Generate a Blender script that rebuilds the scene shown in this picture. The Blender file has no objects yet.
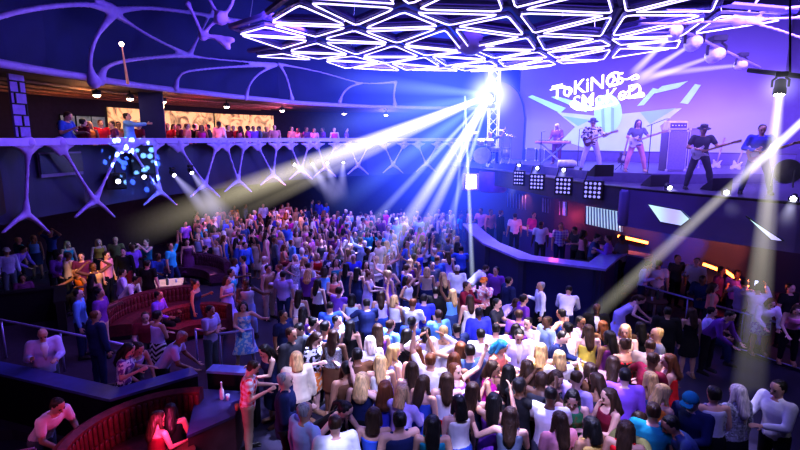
import bpy, bmesh, math, random
import numpy as np
from mathutils import Vector, Matrix
random.seed(11)
SC = bpy.context.scene
COLL = SC.collection
R = math.radians
PI = math.pi

# ------------------------------------------------------------------ camera
FPX = 500.0
PITCH = math.atan(87 / FPX)
EYE = Vector((0, 0, 5.6))
cam_d = bpy.data.cameras.new('camera')
cam = bpy.data.objects.new('camera', cam_d)
COLL.objects.link(cam)
cam.location = EYE
cam.rotation_euler = (PI / 2 - PITCH, 0, 0)
cam_d.sensor_width = 36
cam_d.lens = 36 * FPX / 800
cam_d.clip_end = 200
SC.camera = cam
CP, SP = math.cos(PITCH), math.sin(PITCH)


def ray(px, py):
    u, v = (px - 400) / FPX, (225 - py) / FPX
    return Vector((u, CP + v * SP, -SP + v * CP))


def at_z(px, py, z):
    d = ray(px, py)
    return EYE + d * ((z - EYE.z) / d.z)


def at_y(px, py, y):
    d = ray(px, py)
    return EYE + d * (y / d.y)


def to_px(p):
    q = Vector(p) - EYE
    f = q.y * CP - q.z * SP
    up = q.y * SP + q.z * CP
    return 400 + FPX * q.x / f, 225 - FPX * up / f


# ------------------------------------------------------------------ materials
MATS = {}


def nodes_of(m):
    m.use_nodes = True
    return m.node_tree.nodes, m.node_tree.links


def mat(name, col, rough=0.6, metal=0.0, emit=None, strength=0.0, noise=0.12, nscale=6.0, spec=0.4):
    """Principled material whose colour is broken up by a little noise."""
    if name in MATS:
        return MATS[name]
    m = bpy.data.materials.new(name)
    n, l = nodes_of(m)
    b = n['Principled BSDF']
    b.inputs['Roughness'].default_value = rough
    b.inputs['Metallic'].default_value = metal
    b.inputs['Specular IOR Level'].default_value = spec
    tc = n.new('ShaderNodeTexCoord')
    nz = n.new('ShaderNodeTexNoise')
    nz.inputs['Scale'].default_value = nscale
    nz.inputs['Detail'].default_value = 2
    rp = n.new('ShaderNodeValToRGB')
    c = tuple(col[:3])
    rp.color_ramp.elements[0].position = 0.3
    rp.color_ramp.elements[1].position = 0.7
    rp.color_ramp.elements[0].color = tuple(max(0, x * (1 - noise)) for x in c) + (1,)
    rp.color_ramp.elements[1].color = tuple(min(1, x * (1 + noise)) for x in c) + (1,)
    l.new(tc.outputs['Object'], nz.inputs['Vector'])
    l.new(nz.outputs['Fac'], rp.inputs['Fac'])
    l.new(rp.outputs['Color'], b.inputs['Base Color'])
    if emit is not None:
        b.inputs['Emission Color'].default_value = tuple(emit[:3]) + (1,)
        b.inputs['Emission Strength'].default_value = strength
    MATS[name] = m
    return m


def pattern_mat(name, kind, c1, c2, scale=1.0, rough=0.6, metal=0.0, emit=0.0):
    if name in MATS:
        return MATS[name]
    m = bpy.data.materials.new(name)
    n, l = nodes_of(m)
    b = n['Principled BSDF']
    b.inputs['Roughness'].default_value = rough
    b.inputs['Metallic'].default_value = metal
    tc = n.new('ShaderNodeTexCoord')
    mx = n.new('ShaderNodeMix')
    mx.data_type = 'RGBA'
    mx.inputs[6].default_value = tuple(c1) + (1,)
    mx.inputs[7].default_value = tuple(c2) + (1,)

    def wave(direction, sc, dist=0.0, prof='SIN'):
        w = n.new('ShaderNodeTexWave')
        w.bands_direction = direction
        w.wave_profile = prof
        w.inputs['Scale'].default_value = sc
        w.inputs['Distortion'].default_value = dist
        l.new(tc.outputs['Object'], w.inputs['Vector'])
        return w.outputs['Fac']

    def math_n(op, a, bb=None):
        k = n.new('ShaderNodeMath')
        k.operation = op
        if isinstance(a, (int, float)):
            k.inputs[0].default_value = a
        else:
            l.new(a, k.inputs[0])
        if bb is not None:
            if isinstance(bb, (int, float)):
                k.inputs[1].default_value = bb
            else:
                l.new(bb, k.inputs[1])
        return k.outputs[0]
    if kind == 'plaid':
        f = math_n('MULTIPLY', math_n('ADD', math_n('GREATER_THAN', wave('X', 3.2 * scale), .5), math_n('GREATER_THAN', wave('Z', 3.2 * scale), .5)), .5)
    elif kind == 'stripe':
        f = math_n('GREATER_THAN', wave('Z', 3.0 * scale), .5)
    elif kind == 'chevron':
        sx = n.new('ShaderNodeSeparateXYZ')
        l.new(tc.outputs['Object'], sx.inputs[0])
        tri = math_n('PINGPONG', sx.outputs['X'], .09)
        zz = math_n('ADD', sx.outputs['Z'], tri)
        f = math_n('GREATER_THAN', math_n('PINGPONG', zz, .055), .0275)
    elif kind == 'dots':
        v = n.new('ShaderNodeTexVoronoi')
        v.inputs['Scale'].default_value = 9 * scale
        l.new(tc.outputs['Object'], v.inputs['Vector'])
        f = math_n('LESS_THAN', v.outputs['Distance'], .33)
    elif kind == 'sequin':
        v = n.new('ShaderNodeTexVoronoi')
        v.inputs['Scale'].default_value = 45 * scale
        l.new(tc.outputs['Object'], v.inputs['Vector'])
        sp = n.new('ShaderNodeSeparateColor')
        l.new(v.outputs['Color'], sp.inputs[0])
        f = sp.outputs[0]
    else:  # blotchy floral print
        v = n.new('ShaderNodeTexNoise')
        v.inputs['Scale'].default_value = 14 * scale
        v.inputs['Detail'].default_value = 3
        l.new(tc.outputs['Object'], v.inputs['Vector'])
        f = math_n('GREATER_THAN', v.outputs['Fac'], .52)
    l.new(f, mx.inputs[0])
    l.new(mx.outputs[2], b.inputs['Base Color'])
    MATS[name] = m
    return m


def glow(name, col, strength):
    """A lamp surface: plain emission with a faint procedural ripple."""
    if name in MATS:
        return MATS[name]
    m = bpy.data.materials.new(name)
    n, l = nodes_of(m)
    b = n['Principled BSDF']
    b.inputs['Base Color'].default_value = tuple(col) + (1,)
    b.inputs['Emission Color'].default_value = tuple(col) + (1,)
    tc = n.new('ShaderNodeTexCoord')
    nz = n.new('ShaderNodeTexNoise')
    nz.inputs['Scale'].default_value = 2
    mr = n.new('ShaderNodeMapRange')
    mr.inputs['To Min'].default_value = strength * .85
    mr.inputs['To Max'].default_value = strength * 1.15
    l.new(tc.outputs['Object'], nz.inputs['Vector'])
    l.new(nz.outputs['Fac'], mr.inputs['Value'])
    l.new(mr.outputs[0], b.inputs['Emission Strength'])
    MATS[name] = m
    return m


# ------------------------------------------------------------------ mesh builder
class MB:
    def __init__(self):
        self.v, self.f = [], []

    def add(self, vs, fs):
        o = len(self.v)
        self.v += [tuple(p) for p in vs]
        self.f += [tuple(i + o for i in f) for f in fs]
        return self

    def hexa(self, c):
        """Eight corners: 0-3 bottom ring, 4-7 top ring."""
        return self.add(c, [(3, 2, 1, 0), (4, 5, 6, 7), (0, 1, 5, 4), (1, 2, 6, 5), (2, 3, 7, 6), (3, 0, 4, 7)])

    def box(self, c, s, rz=0.0, bev=0.0):
        cx, cy, cz = c
        a, b, h = s[0] / 2, s[1] / 2, s[2] / 2
        co, si = math.cos(rz), math.sin(rz)

        def P(x, y, z):
            return (cx + x * co - y * si, cy + x * si + y * co, cz + z)
        if bev <= 0:
            return self.hexa([P(-a, -b, -h), P(a, -b, -h), P(a, b, -h), P(-a, b, -h), P(-a, -b, h), P(a, -b, h), P(a, b, h), P(-a, b, h)])
        k = bev
        rings = []
        for z, i in ((-h, k), (-h + k, 0), (h - k, 0), (h, k)):
            x, y = a - i, b - i
            rings.append([P(-x, -y + 0, z), P(x, -y, z), P(x, y, z), P(-x, y, z)] if i else
                         [P(-x, -y, z), P(x, -y, z), P(x, y, z), P(-x, y, z)])
        vs = [p for r in rings for p in r]
        fs = [(3, 2, 1, 0)]
        for q in range(3):
            for j in range(4):
                fs.append((q * 4 + j, q * 4 + (j + 1) % 4, q * 4 + 4 + (j + 1) % 4, q * 4 + 4 + j))
        fs.append((12, 13, 14, 15))
        return self.add(vs, fs)

    def prism(self, pts, z0, z1):
        n = len(pts)
        vs = [(x, y, z0) for x, y in pts] + [(x, y, z1) for x, y in pts]
        fs = [tuple(reversed(range(n))), tuple(range(n, 2 * n))]
        fs += [(i, (i + 1) % n, n + (i + 1) % n, n + i) for i in range(n)]
        return self.add(vs, fs)

    def wall(self, path, z0, z1, th):
        """A wall of even thickness along a plan polyline, mitred at its corners."""
        L, Rr = offset_path(path, th / 2), offset_path(path, -th / 2)
        n = len(path)
        vs = []
        for i in range(n):
            vs += [(*L[i], z0), (*Rr[i], z0), (*Rr[i], z1), (*L[i], z1)]
        fs = [(0, 1, 2, 3), (4 * n - 1, 4 * n - 2, 4 * n - 3, 4 * n - 4)]
        for i in range(n - 1):
            for j in range(4):
                k = (j + 1) % 4
                fs.append((4 * i + j, 4 * i + 4 + j, 4 * i + 4 + k, 4 * i + k))
        return self.add(vs, fs)

    def tube(self, pts, r, sides=8, closed=False):
        pts = [Vector(p) for p in pts]
        n = len(pts)
        rs = r if isinstance(r, (list, tuple)) else [r] * n
        vs = []
        prev = None
        for i, p in enumerate(pts):
            if closed:
                t = pts[(i + 1) % n] - pts[i - 1]
            else:
                t = pts[min(i + 1, n - 1)] - pts[max(i - 1, 0)]
            t = t.normalized() if t.length > 1e-9 else Vector((0, 0, 1))
            if prev is None:
                ref = Vector((0, 0, 1)) if abs(t.z) < .9 else Vector((1, 0, 0))
                u = t.cross(ref).normalized()
            else:
                u = prev - t * prev.dot(t)
                u = u.normalized() if u.length > 1e-6 else t.orthogonal().normalized()
            prev = u
            w = t.cross(u)
            for k in range(sides):
                a = 2 * PI * k / sides
                vs.append(p + (u * math.cos(a) + w * math.sin(a)) * rs[i])
        fs = []
        m = n if closed else n - 1
        for i in range(m):
            for k in range(sides):
                a, b = i * sides + k, i * sides + (k + 1) % sides
                c, d = ((i + 1) % n) * sides + (k + 1) % sides, ((i + 1) % n) * sides + k
                fs.append((a, b, c, d))
        if not closed:
            fs.append(tuple(reversed(range(sides))))
            fs.append(tuple(range((n - 1) * sides, n * sides)))
        return self.add(vs, fs)

    def lathe(self, prof, c=(0, 0, 0), sides=16, axis=None):
        """prof: [(radius, height)] turned about an axis through c."""
        ax = Vector(axis).normalized() if axis is not None else Vector((0, 0, 1))
        u = ax.orthogonal().normalized()
        w = ax.cross(u)
        c = Vector(c)
        vs = []
        for r, h in prof:
            for k in range(sides):
                a = 2 * PI * k / sides
                vs.append(c + ax * h + (u * math.cos(a) + w * math.sin(a)) * max(r, 1e-4))
        fs = []
        for i in range(len(prof) - 1):
            for k in range(sides):
                fs.append((i * sides + k, i * sides + (k + 1) % sides, (i + 1) * sides + (k + 1) % sides, (i + 1) * sides + k))
        fs.append(tuple(reversed(range(sides))))
        fs.append(tuple(range((len(prof) - 1) * sides, len(prof) * sides)))
        return self.add(vs, fs)

    def ball(self, c, r, seg=10, rings=6):
        rx, ry, rz = r if isinstance(r, (tuple, list)) else (r, r, r)
        cx, cy, cz = c
        vs = [(cx, cy, cz - rz)]
        for i in range(1, rings):
            t = -PI / 2 + PI * i / rings
            for k in range(seg):
                a = 2 * PI * k / seg
                vs.append((cx + rx * math.cos(t) * math.cos(a), cy + ry * math.cos(t) * math.sin(a), cz + rz * math.sin(t)))
        vs.append((cx, cy, cz + rz))
        fs = [(0, 1 + (k + 1) % seg, 1 + k) for k in range(seg)]
        for i in range(rings - 2):
            for k in range(seg):
                a = 1 + i * seg
                fs.append((a + k, a + (k + 1) % seg, a + seg + (k + 1) % seg, a + seg + k))
        top = len(vs) - 1
        a = 1 + (rings - 2) * seg
        fs += [(a + k, a + (k + 1) % seg, top) for k in range(seg)]
        return self.add(vs, fs)

    def cap(self, p0, r0, p1, r1, n=10, flat=1.0, lat=None):
        """Tapered capsule (solid limb); flat < 1 thins it across LAT."""
        p0, p1 = Vector(p0), Vector(p1)
        d = p1 - p0
        L = max(d.length, 1e-5)
        t = d / L
        u = (lat - t * lat.dot(t)).normalized() if lat is not None and (lat - t * lat.dot(t)).length > 1e-4 else t.orthogonal().normalized()
        w = t.cross(u)
        rings = []
        for a in (-80, -45, 0):
            rings.append((p0 + t * (r0 * math.sin(R(a))), r0 * math.cos(R(a))))
        for a in (0, 45, 80):
            rings.append((p1 + t * (r1 * math.sin(R(a))), r1 * math.cos(R(a))))
        vs = []
        for c, r in rings:
            for k in range(n):
                a = 2 * PI * k / n
                vs.append(c + u * (math.cos(a) * r) + w * (math.sin(a) * r * flat))
        fs = [tuple(reversed(range(n)))]
        for i in range(5):
            for k in range(n):
                fs.append((i * n + k, i * n + (k + 1) % n, (i + 1) * n + (k + 1) % n, (i + 1) * n + k))
        fs.append(tuple(range(5 * n, 6 * n)))
        return self.add(vs, fs)

    def loft(self, secs, lat, n=14, power=1.0):
        """secs: [(centre, half width along LAT, half depth)] swept into one closed body."""
        lat = Vector(lat).normalized()
        C = [Vector(s[0]) for s in secs]
        vs = []
        for i, (c, a, b) in enumerate(secs):
            t = (C[min(i + 1, len(C) - 1)] - C[max(i - 1, 0)]).normalized()
            w = t.cross(lat).normalized()
            u = w.cross(t).normalized()
            for k in range(n):
                q = 2 * PI * k / n
                vs.append(C[i] + u * (math.cos(q) * a) + w * (math.sin(q) * b))
        fs = [tuple(reversed(range(n)))]
        for i in range(len(secs) - 1):
            for k in range(n):
                fs.append((i * n + k, i * n + (k + 1) % n, (i + 1) * n + (k + 1) % n, (i + 1) * n + k))
        fs.append(tuple(range((len(secs) - 1) * n, len(secs) * n)))
        return self.add(vs, fs)

    def mesh(self, name, smooth=True):
        me = bpy.data.meshes.new(name)
        me.from_pydata(self.v, [], self.f)
        bm = bmesh.new()
        bm.from_mesh(me)
        bmesh.ops.recalc_face_normals(bm, faces=bm.faces)
        bm.to_mesh(me)
        bm.free()
        if smooth:
            for p in me.polygons:
                p.use_smooth = True
        return me

    def build(self, name, m, parent=None, smooth=False, loc=None):
        me = self.mesh(name, smooth)
        me.materials.append(m)
        return link(name, me, parent, loc)


def link(name, data, parent=None, loc=None):
    o = bpy.data.objects.new(name, data)
    COLL.objects.link(o)
    if parent is not None:
        o.parent = parent
    if loc is not None:
        o.location = loc
    return o


def offset_path(path, d):
    out = []
    n = len(path)
    for i in range(n):
        a = Vector(path[max(i - 1, 0)][:2])
        b = Vector(path[i][:2])
        c = Vector(path[min(i + 1, n - 1)][:2])
        d1 = (b - a).normalized() if i else (c - b).normalized()
        d2 = (c - b).normalized() if i < n - 1 else d1
        n1, n2 = Vector((-d1.y, d1.x)), Vector((-d2.y, d2.x))
        m = (n1 + n2)
        m = m.normalized() if m.length > 1e-6 else n1
        k = d / max(m.dot(n1), .4)
        out.append((b.x + m.x * k, b.y + m.y * k))
    return out


def fuse(mb, voxel, keep=0.3, smooth=2, name='fused'):
    """Melt the overlapping closed pieces of a builder into one continuous skin."""
    me = mb.mesh(name)
    o = link('tmp', me)
    r = o.modifiers.new('r', 'REMESH')
    r.mode = 'VOXEL'
    r.voxel_size = voxel
    if smooth:
        s = o.modifiers.new('s', 'SMOOTH')
        s.factor = .5
        s.iterations = smooth
    if keep < 1:
        d = o.modifiers.new('d', 'DECIMATE')
        d.ratio = keep
    dg = bpy.context.evaluated_depsgraph_get()
    out = bpy.data.meshes.new_from_object(o.evaluated_get(dg))
    bpy.data.objects.remove(o)
    bpy.data.meshes.remove(me)
    out.name = name
    for p in out.polygons:
        p.use_smooth = True
    return out


def tag(o, label=None, cat=None, group=None, kind=None):
    if label:
        o['label'] = label
    if cat:
        o['category'] = cat
    if group:
        o['group'] = group
    if kind:
        o['kind'] = kind
    return o


def thing(name, label, cat, loc=(0, 0, 0), rz=0.0, group=None):
    o = bpy.data.objects.new(name, None)
    COLL.objects.link(o)
    o.empty_display_size = .2
    o.location = loc
    o.rotation_euler = (0, 0, rz)
    return tag(o, label, cat, group)


def copy_tree(o, parent=None):
    c = o.copy()
    COLL.objects.link(c)
    c.parent = parent
    for ch in list(o.children):
        copy_tree(ch, c)
    return c


def struct(name, mb, m, smooth=False):
    return tag(mb.build(name, m, None, smooth), kind='structure')


def bez(pts, n=8):
    """Catmull-Rom through the points."""
    P = [Vector(p) for p in pts]
    out = []
    for i in range(len(P) - 1):
        a, b, c, d = P[max(i - 1, 0)], P[i], P[i + 1], P[min(i + 2, len(P) - 1)]
        for k in range(n):
            t = k / n
            out.append(.5 * ((2 * b) + (c - a) * t + (2 * a - 5 * b + 4 * c - d) * t * t + (3 * b - a - 3 * c + d) * t ** 3))
    out.append(P[-1])
    return out


def lamp(name, kind, loc, target, col, power, size=.3, spot=40, blend=.5, sy=None):
    d = bpy.data.lights.new(name, kind)
    d.color = col
    d.energy = power
    if kind == 'SPOT':
        d.spot_size = R(spot)
        d.spot_blend = blend
        d.shadow_soft_size = size
    elif kind == 'AREA':
        d.size = size
        if sy:
            d.shape = 'RECTANGLE'
            d.size_y = sy
    else:
        d.shadow_soft_size = size
    o = bpy.data.objects.new(name, d)
    COLL.objects.link(o)
    o.location = loc
    if target is not None:
        o.rotation_euler = (Vector(target) - Vector(loc)).to_track_quat('-Z', 'Y').to_euler()
    return o
# ------------------------------------------------------------------ people
ARM = {
    'down': ((.20, .02, -1), (.10, .20, -1)), 'drink': ((.22, .12, -1), (-.12, .85, .45)), 'fwd': ((.15, .45, -.9), (-.38, .9, .15)),
    'phone': ((.25, .85, -.25), (-.25, .55, .85)), 'up': ((.40, .2, .9), (-.08, .12, 1)), 'out': ((.8, .25, -.6), (.35, .85, .45)),
    'hip': ((.6, -.1, -.8), (-.7, .35, -.55)), 'cross': ((.15, .22, -1), (-.92, .5, .1)), 'type': ((.2, .3, -1), (-.1, 1, -.1)),
    'neck': ((.5, .25, -.85), (.45, .8, .28)), 'strum': ((.4, -.02, -1), (-.6, .72, -.15)), 'wave': ((.9, .2, .35), (.3, .2, 1)),
    'rail': ((.2, .75, -.7), (-.35, 1, -.05)), 'head': ((.85, .1, .5), (-.75, .05, .62)), 'reach': ((.2, .95, -.2), (.0, 1, .1)),
}
POSE = {  # lean, head pitch, left arm, right arm, legs, words
    'stand': (2, 4, 'down', 'down', 'stand', 'standing'),
    'relax': (2, 0, 'down', 'drink', 'contra', 'one forearm raised'),
    'drink': (2, 6, 'drink', 'down', 'contra', 'one hand raised to chest'),
    'clap': (5, 6, 'fwd', 'fwd', 'stand', 'hands together in front'),
    'look': (6, 28, 'fwd', 'drink', 'stand', 'looking down at own hands'),
    'phone': (0, 0, 'phone', 'phone', 'stand', 'holding both hands up ahead'),
    'armup': (0, -6, 'up', 'down', 'dance', 'one arm raised'),
    'armsup': (-2, -8, 'up', 'up', 'dance', 'both arms raised'),
    'dance': (8, 8, 'out', 'fwd', 'dance', 'dancing'),
    'sway': (-3, -4, 'wave', 'hip', 'step', 'dancing with one hand out'),
    'hips': (2, 0, 'hip', 'hip', 'contra', 'hands on hips'),
    'cross': (2, 10, 'cross', 'cross', 'stand', 'arms crossed'),
    'headup': (0, 0, 'head', 'head', 'contra', 'hands on head'),
    'sit': (6, 8, 'type', 'type', 'sit', 'seated'),
    'sitout': (14, 10, 'out', 'reach', 'sit', 'seated with arms stretched out'),
    'sitlean': (38, 5, 'rail', 'rail', 'sit', 'seated and leaning forward'),
    'lean': (34, 15, 'rail', 'rail', 'stand', 'leaning forward on both arms'),
    'bend': (48, 10, 'reach', 'out', 'step', 'bending forward'),
    'guitar': (2, 16, 'neck', 'strum', 'wide', 'playing guitar'),
    'keys': (8, 18, 'type', 'type', 'stand', 'playing keyboard'),
    'drums': (4, 6, 'wave', 'reach', 'sit', 'playing drums'),
    'walk': (5, 2, 'down', 'drink', 'step', 'walking'),
    'point': (0, -4, 'down', 'reach', 'stand', 'one arm pointing ahead'),
}
LEGS = {  # (flex, abduction, knee) left then right
    'stand': ((0, 3, 2), (0, 3, 2)), 'contra': ((0, 3, 1), (12, 6, 20)), 'wide': ((4, 17, 4), (4, 15, 6)), 'step': ((20, 3, 8), (-14, 3, 12)),
    'dance': ((14, 8, 26), (6, 8, 14)), 'sit': ((84, 6, 84), (84, 6, 80)),
}


def rig(sex, pose):
    lean, hp, la, ra, legs, _w = POSE[pose]
    f = sex == 'F'
    a = R(lean)
    up, fr, lat = Vector((0, -math.sin(a), math.cos(a))), Vector((0, -math.cos(a), -math.sin(a))), Vector((1, 0, 0))
    J = {'up': up, 'fr': fr, 'lat': lat, 'sex': sex, 'legs': legs}
    th, ca = (.42, .41) if not f else (.41, .40)
    P = Vector((0, 0, 0))
    J['P'] = P
    low = 0
    for s, side, (fx, ab, kn) in ((1, 'L', LEGS[legs][0]), (-1, 'R', LEGS[legs][1])):
        hip = P + lat * (s * (.09 if not f else .085)) + Vector((0, 0, -.03))
        d = Vector((s * math.sin(R(ab)), -math.sin(R(fx)) * math.cos(R(ab)), -math.cos(R(fx)) * math.cos(R(ab))))
        knee = hip + d * th
        b = R(fx - kn)
        d2 = Vector((s * math.sin(R(ab)) * .6, -math.sin(b), -math.cos(b)))
        ank = knee + d2.normalized() * ca
        J['hip' + side], J['knee' + side], J['ank' + side] = hip, knee, ank
        low = min(low, ank.z)
    lift = -low + .085
    for k in ('P', 'hipL', 'hipR', 'kneeL', 'kneeR', 'ankL', 'ankR'):
        J[k] = J[k] + Vector((0, 0, lift))
    P = J['P']
    sh = .185 if not f else .162
    ua, fa = (.29, .26) if not f else (.27, .245)
    tl = .47 if not f else .45
    J['tl'] = tl
    J['neck'] = P + up * (tl + .035)
    for s, side, arm in ((1, 'L', la), (-1, 'R', ra)):
        S = P + up * tl + lat * (s * sh)
        u, g = (Vector(x) for x in ARM[arm])

        def W(q):
            return (lat * (s * q.x) + fr * q.y + up * q.z).normalized()
        if arm in ('up', 'wave'):
            S = S + up * .03
        E = S + W(u) * ua
        Wp = E + W(g) * fa
        J['sh' + side], J['el' + side], J['wr' + side], J['hd' + side] = S, E, Wp, W(g)
        J['armname' + side] = arm
    h = R(lean * .45 + hp)
    J['hu'], J['hf'] = Vector((0, -math.sin(h), math.cos(h))), Vector((0, -math.cos(h), -math.sin(h)))
    J['H'] = J['neck'] + up * .035 + J['hu'] * .115
    return J


RIGS = {}


def get_rig(sex, pose):
    if (sex, pose) not in RIGS:
        RIGS[sex, pose] = rig(sex, pose)
    return RIGS[sex, pose]


def torso_secs(J, g, z0=-.08, z1=None):
    """Cross-sections of the trunk, grown outward by G, between two heights above the pelvis."""
    f = J['sex'] == 'F'
    tl = J['tl']
    base = [(-.10, .155 if not f else .165, .105), (0, .165 if not f else .175, .115), (.10, .15 if not f else .135, .10),
            (.2, .148 if not f else .122, .10), (.32, .175 if not f else .145, .118), (.41, .18 if not f else .145, .105),
            (tl, .135 if not f else .115, .075), (tl + .04, .07, .055)]
    z1 = tl + .03 if z1 is None else z1
    zs = [z for z, _a, _b in base]
    out = []
    for z in sorted({z0, z1, *[q for q in zs if z0 < q < z1]}):
        a = float(np.interp(z, zs, [q[1] for q in base])) + g
        b = float(np.interp(z, zs, [q[2] for q in base])) + g
        bust = J['fr'] * (.02 if f and .25 < z < .38 else 0.0)
        lower = J['P'] + (Vector((0, 0, z)) if z < 0 else J['up'] * z) + bust
        out.append((lower, a, b))
    return out


def limb(mb, J, side, t0, t1, g, kind):
    """Part of an arm (0 shoulder, 1 elbow, 2 wrist) or a leg (0 hip, 1 knee, 2 ankle) grown by G."""
    if kind == 'arm':
        p = [J['sh' + side], J['el' + side], J['wr' + side]]
        r = [.056, .043, .029] if J['sex'] == 'M' else [.047, .037, .026]
    else:
        p = [J['hip' + side], J['knee' + side], J['ank' + side]]
        r = [.088, .057, .040] if J['sex'] == 'M' else [.088, .054, .036]

    def at(t):
        i = min(int(t), 1)
        q = t - i
        rr = r[i] * (1 - q) + r[i + 1] * q
        if kind == 'leg' and i == 1 and q < .55:
            rr += .010 * math.sin(PI * q / .55)
        return p[i] * (1 - q) + p[i + 1] * q, rr + g
    stops = [t0] + [t for t in (.5, 1.0, 1.3, 1.6) if t0 < t < t1] + [t1]
    for a, b in zip(stops, stops[1:]):
        pa, ra = at(a)
        pb, rb = at(b)
        mb.cap(pa, ra, pb, rb)


def hand(mb, J, side):
    w, d = J['wr' + side], J['hd' + side]
    s = 1 if side == 'L' else -1
    inner = J['lat'] * -s
    across = (J['fr'] - d * J['fr'].dot(d))
    across = across.normalized() if across.length > .3 else (J['up'] - d * J['up'].dot(d)).normalized()
    palm = w + d * .075
    mb.cap(w + d * .015, .026, palm, .036, flat=.55, lat=across)
    nrm = d.cross(across).normalized()
    if nrm.dot(inner) < 0:
        nrm = -nrm
    for i, (o, ln) in enumerate(((.028, .068), (.010, .078), (-.009, .072), (-.027, .056))):
        a = palm + across * o + d * .022
        dd = (d + across * (o * 4) + nrm * .25).normalized()
        b = a + dd * (ln * .55)
        c = b + (dd + nrm * .55).normalized() * (ln * .45)
        mb.cap(a, .0105, b, .0098, n=6)
        mb.cap(b, .0098, c, .0085, n=6)
    t = w + d * .045 + across * .026
    t2 = t + (across * .8 + d * .6 + nrm * .2).normalized() * .04
    mb.cap(t, .0125, t2, .0115, n=6)
    mb.cap(t2, .0115, t2 + (d * .9 + across * .3).normalized() * .028, .0095, n=6)


def head_pt(J, x, f, u):
    return J['H'] + J['lat'] * x + J['hf'] * f + J['hu'] * u


def body_mesh(sex, pose):
    J = get_rig(sex, pose)
    mb = MB()
    mb.loft(torso_secs(J, 0), J['lat'])
    mb.cap(J['P'] + J['up'] * (J['tl'] - .02), .075, J['neck'] + J['up'] * .02, .053 if sex == 'M' else .045)
    mb.cap(J['neck'], .054 if sex == 'M' else .045, J['H'] - J['hu'] * .03 - J['hf'] * .02, .052 if sex == 'M' else .045)
    for side in 'LR':
        s = 1 if side == 'L' else -1
        mb.cap(J['P'] + J['up'] * (J['tl'] - .03) + J['lat'] * s * .05, .06, J['sh' + side], .054 if sex == 'M' else .044)
        limb(mb, J, side, 0, 2, 0, 'arm')
        limb(mb, J, side, 0, 2, 0, 'leg')
        hand(mb, J, side)
        an = J['ank' + side]
        mb.cap(an + Vector((0, .03, -.03)), .042, an + Vector((s * .02, -.13, -.05)), .032, flat=.8, lat=J['lat'])
    # head: skull, jaw, cheeks, brow, nose, ears
    lat, hf, hu = J['lat'], J['hf'], J['hu']
    mb.loft([(head_pt(J, 0, .022, -.122), .026, .022), (head_pt(J, 0, .020, -.10), .047, .055), (head_pt(J, 0, .006, -.06), .062, .080),
             (head_pt(J, 0, 0, -.01), .070, .092), (head_pt(J, 0, -.006, .04), .074, .096), (head_pt(J, 0, -.012, .085), .062, .082), (head_pt(J, 0, -.014, .113), .026, .036)], lat)
    mb.cap(head_pt(J, 0, .088, .0), .010, head_pt(J, 0, .106, -.034), .014, n=8)
    mb.cap(head_pt(J, -.036, .078, .018), .012, head_pt(J, .036, .078, .018), .012, n=8)
    mb.cap(head_pt(J, -.018, .082, -.062), .010, head_pt(J, .018, .082, -.062), .010, n=8)
    for s in (1, -1):
        mb.cap(head_pt(J, s * .073, -.008, .008), .013, head_pt(J, s * .071, -.002, -.026), .010, flat=.6, n=8, lat=hf)
    me = fuse(mb, .0105, .24, 1, 'body_%s_%s' % (sex, pose))
    # painted features on the same mesh: eyes, brows, lips
    fx = MB()
    for s in (1, -1):
        fx.cap(head_pt(J, s * .030, .086, -.002), .0085, head_pt(J, s * .036, .082, -.002), .0075, n=6)
        fx.cap(head_pt(J, s * .022, .090, .020), .006, head_pt(J, s * .042, .080, .020), .005, n=6)
    n_dark = len(fx.f)
    fx.cap(head_pt(J, -.018, .089, -.063), .007, head_pt(J, .018, .089, -.063), .007, n=6)
    f2 = fx.mesh('features')
    bm = bmesh.new()
    bm.from_mesh(me)
    k = len(bm.faces)
    bm.from_mesh(f2)
    bm.faces.ensure_lookup_table()
    for i, fc in enumerate(bm.faces):
        if i >= k:
            fc.material_index = 1 if i - k < n_dark else 2
    bm.to_mesh(me)
    bm.free()
    bpy.data.meshes.remove(f2)
    return me


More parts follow.
